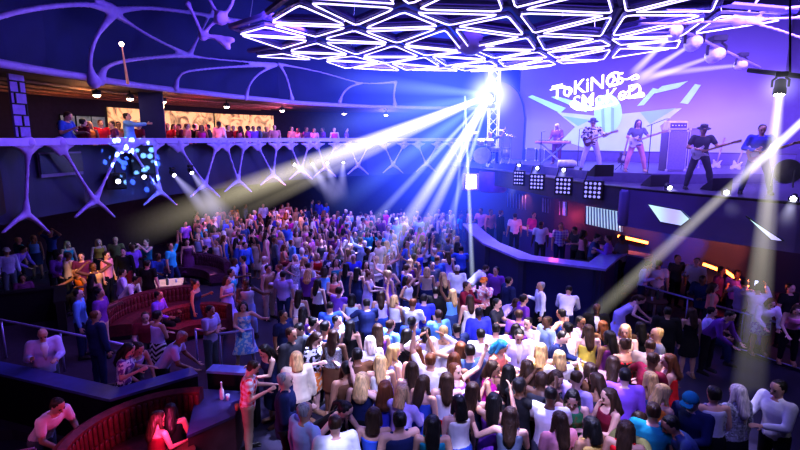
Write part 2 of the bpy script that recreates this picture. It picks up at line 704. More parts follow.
def cloth_mesh(sex, pose, kind):
    J = get_rig(sex, pose)
    mb = MB()
    sit = J['legs'] == 'sit'
    vox, keep = .015, .35
    if kind in ('tee', 'shirt', 'tank', 'jacket', 'crop'):
        g = {'tee': .014, 'shirt': .015, 'tank': .011, 'jacket': .026, 'crop': .011}[kind]
        z0 = {'jacket': -.17, 'crop': .16}.get(kind, -.09)
        secs = torso_secs(J, g, z0 if not sit else max(z0, -.07), J['tl'] + (.012 if kind != 'tank' else -.02))
        mb.loft(secs, J['lat'])
        stop = {'tee': .62, 'shirt': 1.93, 'tank': 0, 'jacket': 1.9, 'crop': .25}[kind]
        for side in 'LR':
            s = 1 if side == 'L' else -1
            if stop:
                mb.cap(J['P'] + J['up'] * (J['tl'] - .035) + J['lat'] * s * .05, .06 + g * .8, J['sh' + side], (.053 if sex == 'M' else .043) + g)
                limb(mb, J, side, 0, stop, g, 'arm')
            else:
                mb.cap(J['P'] + J['up'] * (J['tl'] - .05) + J['lat'] * s * .085 + J['fr'] * .07, .022, J['P'] + J['up'] * (J['tl'] + .04) + J['lat'] * s * .09, .022, n=8)
        if kind in ('shirt', 'jacket'):
            mb.cap(J['neck'] - J['lat'] * .03 - J['up'] * .012, .052, J['neck'] + J['lat'] * .03 - J['up'] * .012, .052, n=10)
    elif kind in ('trousers', 'shorts'):
        mb.loft(torso_secs(J, .013, -.12, .06), J['lat'])
        for side in 'LR':
            limb(mb, J, side, 0, 1.93 if kind == 'trousers' else .85, .016, 'leg')
        vox = .016
    elif kind in ('dress', 'gown', 'skirt', 'mini'):
        long = {'dress': .52, 'gown': .86, 'skirt': .50, 'mini': .36}[kind]
        if kind in ('dress', 'gown', 'mini'):
            mb.loft(torso_secs(J, .012, -.10, J['tl'] - .06), J['lat'])
            for side in 'LR':
                s = 1 if side == 'L' else -1
                mb.cap(J['P'] + J['up'] * (J['tl'] - .09) + J['lat'] * s * .08 + J['fr'] * .085, .02, J['P'] + J['up'] * (J['tl'] + .035) + J['lat'] * s * .075, .018, n=8)
        else:
            mb.loft(torso_secs(J, .014, -.10, .08), J['lat'])
        if sit:
            for side in 'LR':
                limb(mb, J, side, 0, .95, .02, 'leg')
            mb.cap((J['hipL'] + J['hipR']) / 2, .11, (J['kneeL'] + J['kneeR']) / 2, .085)
        else:
            c0 = (J['hipL'] + J['hipR']) / 2
            c1 = (J['kneeL'] + J['kneeR']) / 2
            d = (c1 - c0).normalized()
            half = (J['kneeL'] - J['kneeR']).length / 2
            fw = abs((J['kneeL'] - J['kneeR']).y) / 2
            secs = [(J['P'] + Vector((0, 0, .02)), .18, .125), (c0 + d * .06, .195, .14), (c0 + d * .2, .20, .15)]
            flare = .03 if kind != 'gown' else .06
            for t in (.36, .52, .7, .86):
                if t <= long + 1e-6:
                    q = min(t / .42, 1.2)
                    secs.append((c0 + d * t, max(.17, half * q + .10) + flare * t, .13 + fw * q + flare * t))
            mb.loft(secs, J['lat'])
        vox = .016
    elif kind == 'shoes':
        return None
    return fuse(mb, vox, keep, 2, '%s_%s_%s' % (kind, sex, pose))


def shoe_mesh(sex, pose, side):
    J = get_rig(sex, pose)
    an = J['ank' + side]
    s = 1 if side == 'L' else -1
    mb = MB()
    mb.cap(an + Vector((0, .035, -.035)), .048, an + Vector((s * .02, -.14, -.045)), .038, flat=.85, lat=J['lat'])
    mb.cap(an + Vector((0, .02, -.03)), .05, an + Vector((0, .01, .01)), .044, n=8)
    mb.box((an.x + s * .01, an.y - .055, an.z - .077), (.085, .27, .018), 0)
    return fuse(mb, .014, .4, 1, 'shoe_%s_%s_%s' % (sex, pose, side))


def hair_mesh(sex, pose, style):
    J = get_rig(sex, pose)
    mb = MB()
    lat = J['lat']

    def cap_hair(g=.0, front=.0):
        mb.loft([(head_pt(J, 0, -.055, -.06), .060 + g, .050), (head_pt(J, 0, -.035, -.015), .076 + g, .078), (head_pt(J, 0, -.020, .04), .081 + g, .098 + front),
                 (head_pt(J, 0, -.017, .085), .070 + g, .091 + front), (head_pt(J, 0, -.017, .118), .036 + g, .048)], lat)
    if style == 'short':
        cap_hair()
    elif style == 'crop':
        mb.loft([(head_pt(J, 0, -.045, -.04), .066, .055), (head_pt(J, 0, -.028, 0), .075, .078), (head_pt(J, 0, -.020, .05), .077, .092), (head_pt(J, 0, -.018, .09), .064, .082), (head_pt(J, 0, -.017, .116), .028, .038)], lat)
    elif style in ('long', 'bob', 'wavy'):
        cap_hair(.006, .002)
        n = {'bob': -.17, 'long': -.21, 'wavy': -.17}[style]
        back = J['neck'] + J['up'] * 0
        p = [head_pt(J, 0, -.065, .03), head_pt(J, 0, -.085, -.08), back - J['fr'] * .10 - J['up'] * .02]
        if style != 'bob':
            p.append(back - J['fr'] * .130 + J['up'] * (n + .10))
            p.append(back - J['fr'] * .125 + J['up'] * (n + .02))
        w = [.074, .082, .080, .068, .028] if style != 'wavy' else [.078, .10, .108, .106, .05]
        dd = [.05, .055, .05, .042, .018]
        mb.loft([(p[i], w[i], dd[i]) for i in range(len(p))], lat)
        for s in (1, -1):
            mb.cap(head_pt(J, s * .072, -.01, .03), .026, head_pt(J, s * .082, .0, -.11), .026)
            if style != 'bob':
                mb.cap(head_pt(J, s * .082, .0, -.11), .026, J['neck'] + J['lat'] * s * .10 + J['fr'] * .06 - J['up'] * .09, .018)
    elif style == 'bun':
        cap_hair(.002)
        q = head_pt(J, 0, -.085, .10)
        mb.ball(q, .05)
    elif style == 'pony':
        cap_hair(.002)
        a, b, c = head_pt(J, 0, -.11, .05), head_pt(J, 0, -.165, -.04), head_pt(J, 0, -.15, -.20)
        mb.cap(a, .035, b, .036)
        mb.cap(b, .036, c, .012)
    return fuse(mb, .013, .4, 1, 'hair_%s_%s_%s' % (style, sex, pose))


def hat_mesh(sex, pose, style):
    J = get_rig(sex, pose)
    mb = MB()
    c = head_pt(J, 0, -.012, .045)
    if style == 'fedora':
        mb.lathe([(.15, .0), (.155, .008), (.09, .016), (.086, .07), (.08, .105), (.055, .118), (.01, .108)], c, 20, J['hu'])
    else:
        mb.lathe([(.088, .0), (.092, .01), (.088, .05), (.068, .085), (.03, .1), (.006, .103)], c, 18, J['hu'])
        mb.cap(head_pt(J, -.03, .09, .05), .05, head_pt(J, .03, .09, .05), .05, flat=.16, lat=J['lat'])
    return mb.mesh('hat_%s_%s' % (style, pose))


CACHE = {}


def cached(fn, *a):
    k = (fn.__name__,) + a
    if k not in CACHE:
        CACHE[k] = fn(*a)
        if not CACHE[k].materials:
            for _i in range(3 if fn is body_mesh else 1):
                CACHE[k].materials.append(None)
    return CACHE[k]


COL = {
    'white': (.82, .82, .84), 'ivory': (.80, .76, .66), 'cream': (.78, .68, .48), 'silver': (.55, .56, .6), 'grey': (.26, .26, .29), 'slate': (.13, .15, .2),
    'charcoal': (.055, .055, .065), 'black': (.014, .014, .018), 'navy': (.02, .03, .11), 'denim': (.06, .10, .24), 'blue': (.05, .12, .5), 'royal': (.06, .07, .62),
    'pale blue': (.42, .56, .82), 'sky blue': (.2, .45, .85), 'teal': (.02, .30, .36), 'turquoise': (.05, .5, .6), 'green': (.04, .28, .10), 'olive': (.19, .19, .07),
    'yellow': (.85, .66, .10), 'mustard': (.55, .36, .05), 'gold': (.75, .52, .15), 'orange': (.80, .25, .04), 'coral': (.85, .26, .2), 'red': (.70, .02, .03),
    'maroon': (.22, .015, .04), 'pink': (.85, .30, .50), 'magenta': (.7, .04, .4), 'rose': (.72, .30, .34), 'lilac': (.56, .44, .80), 'lavender': (.62, .56, .86),
    'violet': (.30, .12, .62), 'purple': (.20, .05, .36), 'plum': (.16, .03, .14), 'brown': (.13, .06, .03), 'tan': (.42, .25, .13), 'beige': (.55, .44, .32), 'khaki': (.36, .29, .2),
}
HAIR = {'k': (.012, .010, .010), 'n': (.05, .025, .015), 'a': (.16, .055, .02), 'b': (.62, .42, .18), 'w': (.75, .68, .58), 'g': (.34, .33, .34), 'u': (.03, .22, .42)}
SKIN = [(.62, .37, .27), (.52, .29, .19), (.68, .44, .34), (.33, .17, .10), (.15, .075, .045), (.58, .34, .22)]
DARK = mat('eye_and_brow', (.02, .012, .01), .4)
LIP = mat('lips', (.45, .12, .11), .4)


def cloth_mat(c):
    if ':' not in c:
        return mat('cloth_' + c.replace(' ', '_'), COL[c], .8, spec=.2)
    kind, q = c.split(':')
    x, y = (q.split('/') + ['white'])[:2] if kind != 'sequin' else (q, None)
    nm = 'cloth_%s_%s' % (kind, q.replace('/', '_').replace(' ', '_'))
    if kind == 'sequin':
        k = COL[x]
        return pattern_mat(nm, 'sequin', [v * .35 for v in k], [min(1, v * 1.25) for v in k], rough=.35, metal=.3)
    return pattern_mat(nm, kind, COL[x], COL[y])


def hair_mat(h):
    """Strands: fine lengthwise streaks, lighter and darker."""
    nm = 'hair_' + h
    if nm in MATS:
        return MATS[nm]
    m = mat(nm, HAIR[h], .45, noise=.35, nscale=5)
    n, l = m.node_tree.nodes, m.node_tree.links
    mp = n.new('ShaderNodeMapping')
    mp.inputs['Scale'].default_value = (9, 9, .7)
    nz_ = next(q for q in n if q.type == 'TEX_NOISE')
    tc_ = next(q for q in n if q.type == 'TEX_COORD')
    l.new(tc_.outputs['Object'], mp.inputs['Vector'])
    l.new(mp.outputs[0], nz_.inputs['Vector'])
    bp = n.new('ShaderNodeBump')
    bp.inputs['Strength'].default_value = .8
    bp.inputs['Distance'].default_value = .02
    l.new(nz_.outputs['Fac'], bp.inputs['Height'])
    l.new(bp.outputs[0], n['Principled BSDF'].inputs['Normal'])
    return m


KINDWORD = {'plaid': 'plaid', 'stripe': 'striped', 'chevron': 'chevron-striped', 'dots': 'spotted', 'sequin': 'sequinned', 'print': 'patterned'}


def colour_words(c):
    if ':' not in c:
        return c
    kind, q = c.split(':')
    return ' and '.join(q.split('/')) + ' ' + KINDWORD[kind]


OUTFIT = {  # code: (top kind, bottom kind, words for the top, words for the bottom)
    'tee': ('tee', 'trousers', 't-shirt', 'trousers'), 'shirt': ('shirt', 'trousers', 'long-sleeved shirt', 'trousers'), 'tank': ('tank', 'trousers', 'sleeveless top', 'trousers'),
    'jacket': ('jacket', 'trousers', 'jacket', 'trousers'), 'crop': ('crop', 'trousers', 'cropped top', 'trousers'), 'shorts': ('tee', 'shorts', 't-shirt', 'shorts'),
    'skirt': ('tank', 'skirt', 'sleeveless top', 'skirt'), 'blouse': ('shirt', 'skirt', 'long-sleeved blouse', 'skirt'), 'top': ('tee', 'skirt', 'short-sleeved top', 'skirt'),
    'coat': ('jacket', 'skirt', 'jacket', 'skirt'), 'dress': (None, 'dress', '', 'dress'), 'gown': (None, 'gown', '', 'long dress'), 'mini': (None, 'mini', '', 'short dress'),
    'mtop': ('tank', 'mini_skirt', 'sleeveless top', 'short skirt'),
}
PEOPLE = []


def height_of(sex, pose, hat=False):
    J = get_rig(sex, pose)
    return J['H'].z + .12


def person(pos, face, pose, outfit, c1, c2, hair='short', hcol='k', skin=None, zone='', extra=None, label=None, scale=1.0, group=None, hat=None, hatcol='black', fitted_shirt=False):
    sex = 'F' if hair in ('long', 'bob', 'wavy', 'bun', 'pony') or outfit in ('dress', 'gown', 'mini', 'skirt', 'blouse', 'top', 'coat', 'mtop') else 'M'
    if skin is None:
        skin = random.choice([0, 0, 1, 2, 2, 3, 4, 5])
    sm = mat('skin_%d' % skin, SKIN[skin], .5, noise=.06)

    def put(name, me, m, parent):
        o = link(name, me, parent)
        o.material_slots[0].link = 'OBJECT'
        o.material_slots[0].material = m
        return o
    body = put('person', cached(body_mesh, sex, pose), sm, None)
    for i, mm in ((1, DARK), (2, LIP)):
        body.material_slots[i].link = 'OBJECT'
        body.material_slots[i].material = mm
    top, bot, tw, bw = OUTFIT[outfit]
    names = {'tee': 't_shirt', 'shirt': 'shirt', 'tank': 'sleeveless_top', 'jacket': 'jacket', 'crop': 'cropped_top'}
    if top:
        put(names[top], cached(cloth_mesh, sex, pose, top), cloth_mat(c1), body)
        if fitted_shirt:
            J = get_rig(sex, pose)
            mb = MB()
            q = J['P'] + J['up'] * .30 + J['fr'] * .128
            mb.loft([(q - J['up'] * .16, .012, .012), (q - J['up'] * .05, .035, .018), (q + J['up'] * .1, .06, .02), (J['P'] + J['up'] * (J['tl'] + .02) + J['fr'] * .075, .05, .02)], J['lat'])
            me = mb.mesh('shirt_front')
            me.materials.append(None)
            put('shirt_front', me, cloth_mat('white'), body)
    bk = 'skirt' if bot == 'skirt' else ('mini' if bot == 'mini_skirt' else bot)
    if bot == 'mini_skirt':
        bk = 'skirt'
    bname = {'trousers': 'trousers', 'shorts': 'shorts', 'skirt': 'skirt', 'dress': 'dress', 'gown': 'dress', 'mini': 'dress', 'mini_skirt': 'skirt'}[bot]
    put(bname, cached(cloth_mesh, sex, pose, bk), cloth_mat(c2 if top else c1), body)
    sh = mat('shoe_leather_dark', (.02, .018, .02), .4) if sex == 'M' or skin % 2 else mat('shoe_leather_tan', (.4, .24, .14), .4)
    for side in 'LR':
        put('shoe', cached(shoe_mesh, sex, pose, side), sh, body)
    if hair != 'bald':
        put('hair', cached(hair_mesh, sex, pose, hair), hair_mat(hcol), body)
    if hat:
        h = put('hat', cached(hat_mesh, sex, pose, hat), cloth_mat(hatcol), body)
    body.location = pos
    body.rotation_euler = (0, 0, R(face))
    body.scale = (scale * 1.13, scale * 1.13, scale * 1.02)
    words_t = colour_words(c1) + ' ' + tw if top else ''
    words_b = colour_words(c2 if top else c1) + ' ' + bw
    PEOPLE.append({'o': body, 'top': words_t, 'bot': words_b, 'pose': POSE[pose][5], 'zone': zone, 'label': label, 'hat': (hatcol + ' hat' if hat else ''), 'group': group, 'pos': Vector(pos)})
    return body
# ------------------------------------------------------------------ shared materials
M_LAV = mat('lavender_lacquer', (.42, .34, .72), .45, noise=.06)
M_NAVY = mat('navy_panel', (.022, .025, .085), .5, nscale=1.5)
M_BLACK = mat('black_paint', (.010, .009, .014), .6)
M_DARK = mat('dark_metal', (.03, .028, .04), .4, .5)
M_DECK = mat('stage_deck', (.07, .06, .12), .35, nscale=2)
M_PURP = mat('purple_gloss_panel', (.12, .08, .30), .35, nscale=1.2)
M_CHROME = mat('brushed_steel', (.5, .5, .55), .3, .9)
M_WHITE = mat('white_plastic', (.75, .75, .8), .4)
M_LEATHER_RED = mat('red_leather', (.16, .022, .035), .38, nscale=12, noise=.3)
M_LEATHER_DK = mat('plum_leather', (.11, .03, .08), .38, nscale=12, noise=.3)
M_WOOD = mat('dark_wood', (.10, .05, .035), .4, nscale=3, noise=.25)
M_GLASSY = mat('bottle_glass', (.10, .16, .12), .12, spec=.8)
M_CLEAR = mat('clear_tumbler', (.6, .65, .75), .08, spec=.9)
M_FLOOR = mat('polished_dark_floor', (.045, .04, .075), .28, nscale=.8, noise=.35)

# ------------------------------------------------------------------ room shell
struct('floor', MB().box((-1, 19, -.1), (38, 46.6, .2)), M_FLOOR)
M_CEIL = mat('ceiling_navy', (.020, .018, .06), .8, nscale=.5)
struct('ceiling', MB().box((-1, 19, 12.6), (38, 46.6, .2)), M_CEIL)
M_WALL = mat('hall_wall', (.035, .03, .10), .7, nscale=.7)
struct('wall_left', MB().box((-20.1, 19, 6.25), (.2, 46.6, 12.5)), M_WALL)
struct('wall_right', MB().box((18.1, 19, 6.25), (.2, 46.6, 12.5)), M_WALL)
struct('wall_back', MB().box((-1, 42.2, 6.25), (38, .2, 12.5)), M_WALL)
struct('wall_front', MB().box((-1, -4.2, 6.25), (38, .2, 12.5)), M_WALL)

# ------------------------------------------------------------------ balcony round the hall
DPX = [-120, -60, 15, 93, 160, 205, 238, 273, 300, 365, 430, 480, 530]
DD = [9.3, 11, 13, 15.7, 19, 21, 23, 25, 27, 30, 31.5, 32.3, 32.8]


def depth(px):
    return float(np.interp(px, DPX, DD))


def LP(px, py, back=0.0):
    return at_y(px, py, depth(px) + back)


def rail_xy(px):
    p = LP(px, 138)
    return (p.x, p.y)


RP = [rail_xy(x) for x in range(-110, 531, 12)]


def strip(name, off0, off1, z0, z1, m, path=None):
    """Slab between two offsets of the balcony curve."""
    path = path or RP
    A, B = offset_path(path, off0), offset_path(path, off1)
    mb = MB()
    n = len(path)
    vs = []
    for i in range(n):
        vs += [(*A[i], z0), (*B[i], z0), (*B[i], z1), (*A[i], z1)]
    fs = [(0, 1, 2, 3), (4 * n - 1, 4 * n - 2, 4 * n - 3, 4 * n - 4)]
    for i in range(n - 1):
        for j in range(4):
            k = (j + 1) % 4
            fs.append((4 * i + j, 4 * i + 4 + j, 4 * i + 4 + k, 4 * i + k))
    mb.add(vs, fs)
    return struct(name, mb, m)


strip('floor_balcony', .6, 6.2, 4.25, 4.45, mat('balcony_carpet', (.04, .03, .06), .9))
strip('wall_balcony_front', .55, .75, 3.35, 5.36, M_NAVY)
strip('ceiling_balcony', .3, 6.2, 7.34, 7.5, mat('balcony_soffit', (.10, .06, .05), .8, nscale=1.0, noise=.4))
strip('wall_upper', 1.3, 1.5, 7.5, 12.5, mat('upper_wall', (.025, .035, .16), .7, nscale=.6))
strip('wall_under_balcony', 6.3, 6.5, 0, 4.25, mat('under_balcony_wall', (.03, .02, .06), .8))
strip('wall_balcony_back', 6.0, 6.2, 4.45, 7.34, mat('balcony_back_wall', (.03, .022, .05), .8))
strip('trim_balcony_rail', -.10, .22, 5.40, 5.60, M_LAV)

# dark screen and loudspeakers hung against the balcony front
for x0, x1, y0, y1, lab in ((37, 80, 152, 176, 'wide dark screen set in the balcony front beside the near pillar'),):
    a, b = LP(x0, 150, .5), LP(x1, 150, .5)
    z0, z1 = LP(58, y1, .5).z, LP(58, y0, .5).z
    t = thing('wall_screen', lab, 'screen')
    MB().wall([(a.x, a.y), (b.x, b.y)], z0, z1, .07).build('screen_frame', mat('grey_bezel', (.16, .14, .26), .5), t)
    MB().wall(offset_path([(a.x, a.y), (b.x, b.y)], -.04), z0 + .1, z1 - .05, .03).build('screen_panel', mat('dark_screen', (.02, .02, .05), .2), t)
for x, y, w_, h_, lab in ((143, 160, .75, 1.05, 'black hanging loudspeaker within the blue dots of light'), (116, 181, .6, .55, 'black loudspeaker low on the balcony front beside the blue dots')):
    c = LP(x, y, .12)
    yaw = math.atan2(c.y, c.x) - PI / 2
    t = thing('loudspeaker', lab, 'loudspeaker', c, yaw)
    MB().box((0, 0, 0), (w_, .3, h_), 0, .02).build('cabinet', M_BLACK, t)
    MB().box((0, -.16, 0), (w_ - .08, .03, h_ - .08)).build('grille', mat('speaker_grille', (.03, .03, .04), .7, nscale=40), t)
    MB().tube([(0, .1, h_ / 2), (0, .3, h_ / 2 + .25)], .025, 6).build('bracket', M_DARK, t)

# ceiling ducts over the balcony, seen as thin lines
for i, o in enumerate((1.5, 2.6, 3.7, 4.8)):
    pts = [(*p, 7.26) for p in offset_path(RP, o)][:36]
    tag(MB().tube(pts, .05, 6).build('trim_%d' % (10 + i), mat('duct_brown', (.30, .17, .11), .6)), kind='structure')


def lattice(name, members, nodes, vox=.045):
    mb = MB()
    for pts, rs in members:
        for a, b, ra, rb in zip(pts, pts[1:], rs, rs[1:]):
            mb.cap(a, ra, b, rb, n=8)
    for c, r in nodes:
        mb.ball(c, r)
    me = fuse(mb, vox, .45, 3, name)
    me.materials.append(M_LAV)
    return tag(link(name, me), kind='structure')


def bone(pa, pb, ra=.12, rm=.055, rb=.11, sag=0.0, sagpx=None):
    a, b = Vector(pa), Vector(pb)
    pts, rs = [], []
    for t, r in ((0, ra), (.10, ra * .72 + rm * .28), (.25, rm * 1.08), (.5, rm), (.75, rm * 1.08), (.9, rb * .72 + rm * .28), (1, rb)):
        p = a.lerp(b, t)
        pts.append(p)
        rs.append(r)
    return pts, rs


mem, nod = [], []
VS = [(28, 26, 28, 214), (60, 95, 122, 201), (128, 160, 153, 192), (178, 205, 217, 185), (226, 238, 244, 181), (257, 273, 277, 175), (290, 301, 309, 170),
      (317, 325, 336, 168), (349, 358, 369, 166), (384, 393, 404, 165), (418, 426, 438, 164), (452, 460, 470, 163)]
for (xl, xb, xr, yb) in VS:
    B = LP(xb, yb)
    yt = 144.5
    if xl != xr:
        mem.append(bone(LP(xl, yt), B))
        mem.append(bone(LP(xr, yt), B))
    else:
        mem.append(bone(LP(xr, yt + 2), B))
    k = depth(xb)
    sc = 500 / k
    for s in (-1, 1):
        f0 = B
        f1 = LP(xb + s * .25 * sc, yb + .16 * sc)
        f2 = LP(xb + s * .62 * sc, yb + .50 * sc)
        mem.append(([f0, f1, f2], [.11, .075, .05]))
    nod.append((B, .12))
tops = [(28, 60), (122, 128), (153, 178), (217, 226), (244, 257), (277, 290), (309, 317), (336, 349), (369, 384), (404, 418), (438, 452)]
for a, b in tops:
    # webbed shoulders where two legs meet the rail
    for x, o in ((a, 1), (b, -1)):
        sc = 500 / depth(x)
        mem.append(([LP(x, 143), LP(x, 143 + .16 * sc)], [.2, .1]))
        for q, r in ((.42, .05), (.24, .07), (-.24, .07), (-.42, .05)):
            mem.append(([LP(x + q * sc, 143 + .04 * sc), LP(x + q * sc * .5, 143 + .10 * sc), LP(x, 143 + .34 * sc)], [r, .09, .06]))
lattice('trim_1', mem, nod)

# upper lattice: bottom ring and the bone-shaped arches that rise from it
ring = [(p[0], p[1], 7.42) for p in RP]
tag(MB().tube([Vector(p) for p in ring], .11, 10).build('trim_2', M_LAV, smooth=True), kind='structure')
mem, nod = [], []


def arc(pxs, r0=.12, rm=.07, r1=.12):
    P = bez([LP(x, y) for x, y in pxs], 5)
    n = len(P)
    rs = [rm + (r0 - rm) * max(0, 1 - 4 * i / n) + (r1 - rm) * max(0, 1 - 4 * (n - 1 - i) / n) for i in range(n)]
    mem.append((P, rs))


arc([(94, 82), (90, 62), (96, 38), (113, 14)], .21, .075, .16)
arc([(100, 80), (106, 68), (125, 61), (160, 57), (188, 55)], .2, .07, .12)
arc([(-20, 24), (12, 13), (55, 6), (90, 5), (113, 12)], .08, .08, .14)
arc([(113, 11), (150, 8), (200, 14), (246, 22)], .14, .08, .10)
arc([(118, 16), (150, 36), (186, 54)], .12, .06, .10)
arc([(82, -14), (97, -2), (110, 8)], .08, .1, .18)
arc([(190, 54), (198, 38), (206, 22), (214, 8)], .12, .06, .1)
arc([(176, 88), (179, 77), (190, 71), (230, 67), (276, 65)], .12, .06, .1)
arc([(246, 98), (250, 84), (260, 73), (276, 65)], .13, .065, .1)
arc([(279, 64), (286, 76), (290, 90), (292, 99)], .1, .065, .14)
arc([(190, 56), (225, 60), (276, 64)], .08, .05, .08)
arc([(340, 102), (343, 94), (350, 87), (362, 83)], .13, .07, .08)
arc([(395, 105), (394, 94), (396, 82)], .16, .08, .1)
arc([(279, 64), (320, 72), (362, 83), (396, 82)], .08, .05, .1)
lattice('trim_3', mem, [(LP(95, 82), .19), (LP(113, 10), .18)])

# dark pillars and the upstairs room
struct('trim_4', MB().box((-10.75, 12.55, 5.6), (1.1, 1.0, 3.9), .5), M_BLACK)
pp = LP(153, 120, 1.6)
struct('trim_5', MB().box((pp.x, pp.y, 5.9), (.85, .85, 2.9), .4), M_NAVY)

# backlit stone slabs on the back wall
M_STONE = bpy.data.materials.new('backlit_stone')
n, l = nodes_of(M_STONE)
bs = n['Principled BSDF']
tc = n.new('ShaderNodeTexCoord')
nz = n.new('ShaderNodeTexNoise')
nz.inputs['Scale'].default_value = 1.4
nz.inputs['Detail'].default_value = 7
nz.inputs['Distortion'].default_value = 1.6
rp = n.new('ShaderNodeValToRGB')
rp.color_ramp.elements[0].position = .36
rp.color_ramp.elements[0].color = (.22, .12, .05, 1)
rp.color_ramp.elements[1].position = .56
rp.color_ramp.elements[1].color = (.85, .56, .25, 1)
l.new(tc.outputs['Object'], nz.inputs['Vector'])
l.new(nz.outputs['Fac'], rp.inputs['Fac'])
l.new(rp.outputs['Color'], bs.inputs['Base Color'])
l.new(rp.outputs['Color'], bs.inputs['Emission Color'])
bs.inputs['Emission Strength'].default_value = 1.0
bs.inputs['Roughness'].default_value = .6
back = offset_path(RP, 5.9)


def back_px(px):
    """Point of the back wall's plan that shows at this column."""
    best = min(back, key=lambda q: abs(to_px((q[0], q[1], 5.6))[0] - px))
    i = back.index(best)
    for a, b in zip(back, back[1:]):
        xa, xb = to_px((*a, 5.6))[0], to_px((*b, 5.6))[0]
        if min(xa, xb) <= px <= max(xa, xb) and abs(xa - xb) > 1e-6:
            t = (px - xa) / (xb - xa)
            return (a[0] + (b[0] - a[0]) * t, a[1] + (b[1] - a[1]) * t)
    return best


for x0, x1 in ((110, 150), (152, 214), (216, 274)):
    pth = [back_px(x0 + (x1 - x0) * i / 6) for i in range(7)]
    t = thing('stone_wall_panel', {110: 'backlit cream stone slab upstairs, near the dark pillar', 152: 'long backlit veined stone slab above the upstairs bar crowd', 216: 'backlit cream stone slab ending beside the blue upstairs room'}[x0], 'wall panel', (0, 0, 0), 0, None)
    MB().wall(pth, 5.0, 7.0, .06).build('stone_slab', M_STONE, t)
    MB().wall(offset_path(pth, -.06), 5.0, 5.06, .08).build('light_strip', glow('warm_strip', (1, .72, .38), 9), t)

# green-lit screens behind the upstairs bar
for i, (x0, x1) in enumerate(((62, 76), (78, 92), (93, 106))):
    a, b = back_px(x0), back_px(x1)
    t = thing('wall_screen', ['dim green-grey screen over the upstairs bar, nearest the lattice panel', 'middle one of three dim green-grey screens over the upstairs bar', 'dim green-grey screen over the upstairs bar beside the stone slab'][i], 'screen')
    MB().wall([a, b], 5.7, 6.6, .05).build('screen_frame', M_BLACK, t)
    MB().wall(offset_path([a, b], -.04), 5.76, 6.54, .02).build('screen_panel', mat('green_screen', (.2, .25, .2), .4, emit=(.25, .34, .24), strength=.30, nscale=3, noise=.7), t)

# purple fretwork panel beside the near pillar
t = thing('fretwork_panel', 'tall violet fretwork panel beside the black pillar upstairs', 'panel')
a, b = LP(12, 110, .9), LP(27, 110, .9)
mb = MB()
mb.wall([(a.x, a.y), (b.x, b.y)], 4.5, 7.3, .06)
mb.build('panel_board', mat('violet_board', (.30, .2, .62), .5), t)
mb = MB()
for i in range(9):
    z = 4.7 + i * .3
    mb.wall(offset_path([(a.x, a.y), (b.x, b.y)], -.045), z, z + .035, .03)
for i in range(8):
    s0 = (i % 3 + .5) / 3
    q = a.lerp(b, s0)
    r_ = a.lerp(b, s0 + .08)
    mb.wall(offset_path([(q.x, q.y), (r_.x, r_.y)], -.05), 4.7 + i * .3, 5.0 + i * .3, .03)
mb.build('lattice_strips', M_BLACK, t)

# ceiling lamps over the balcony
for i, (x, y) in enumerate(((97, 96), (130, 98.5), (163, 102), (227, 114), (282, 106), (344, 109), (386, 115))):
    p = LP(x, y, 1.6)
    z = 7.3
    t = thing('downlight', ['round warm downlight above the upstairs screens', 'round warm downlight above the near stone slab', 'round downlight just past the dark upstairs pillar', 'small downlight above the crowd by the long stone slab',
                            'white downlight over the end of the stone slabs', 'small white downlight over the blue upstairs room', 'faint small downlight at the far bend of the balcony'][i], 'ceiling light', (p.x, p.y, 7.34))
    MB().lathe([(.03, 0), (.03, -.12), (.13, -.15), (.15, -.3), (.13, -.3)], (0, 0, 0), 14).build('housing', M_DARK, t, True)
    MB().ball((0, 0, -.30), (.12, .12, .08)).build('lamp_lens', glow('downlight_lens', (1, .80, .58), 14), t, True)
    if i % 2 == 0:
        lamp('downlight_lamp', 'POINT', (p.x, p.y, 6.9), None, (1, .62, .32) if i < 4 else (.9, .4, .8), 60, .15)

# ------------------------------------------------------------------ stage
EDGE = [(2.6, 25.2), (3.2, 23.2), (4.15, 20.9), (5.1, 17.4), (5.75, 15.2), (6.35, 13.7), (7.3, 12.1), (8.5, 10.5), (10.4, 8.6)]
M_STAGE_BACK = [(17.5, 8.6), (17.5, 30), (2.6, 30)]
struct('floor_stage', MB().prism(list(reversed(EDGE + M_STAGE_BACK)), 3.9, 4.2), M_DECK)
RISER = [(4.4, 23.4), (5.35, 20.6), (6.0, 18.3), (6.6, 16.4), (8.6, 15.4), (12.5, 15.9), (15.0, 18.4), (7.2, 27.0), (4.6, 26)]
struct('floor_riser', MB().prism(RISER, 4.2, 4.5), mat('riser_deck', (.10, .08, .2), .4))
NEAR = [(6.3, 13.85)] + EDGE[5:]
struct('trim_6', MB().wall(list(reversed(EDGE[:5] + [(6.3, 13.85)])), 3.62, 4.2, .14), mat('stage_fascia_dark', (.035, .03, .08), .5))
struct('trim_7', MB().wall(list(reversed(NEAR)), 3.18, 4.205, .22), M_PURP)
struct('trim_8', MB().wall(list(reversed(EDGE)), 4.2, 4.26, .2), M_DARK)
# rounded end of the near fascia
mb = MB()
mb.lathe([(.18, 0), (.23, .06), (.23, .95), (.18, 1.02)], (6.34, 13.82, 3.18), 20)
struct('trim_9', mb, M_PURP, True)

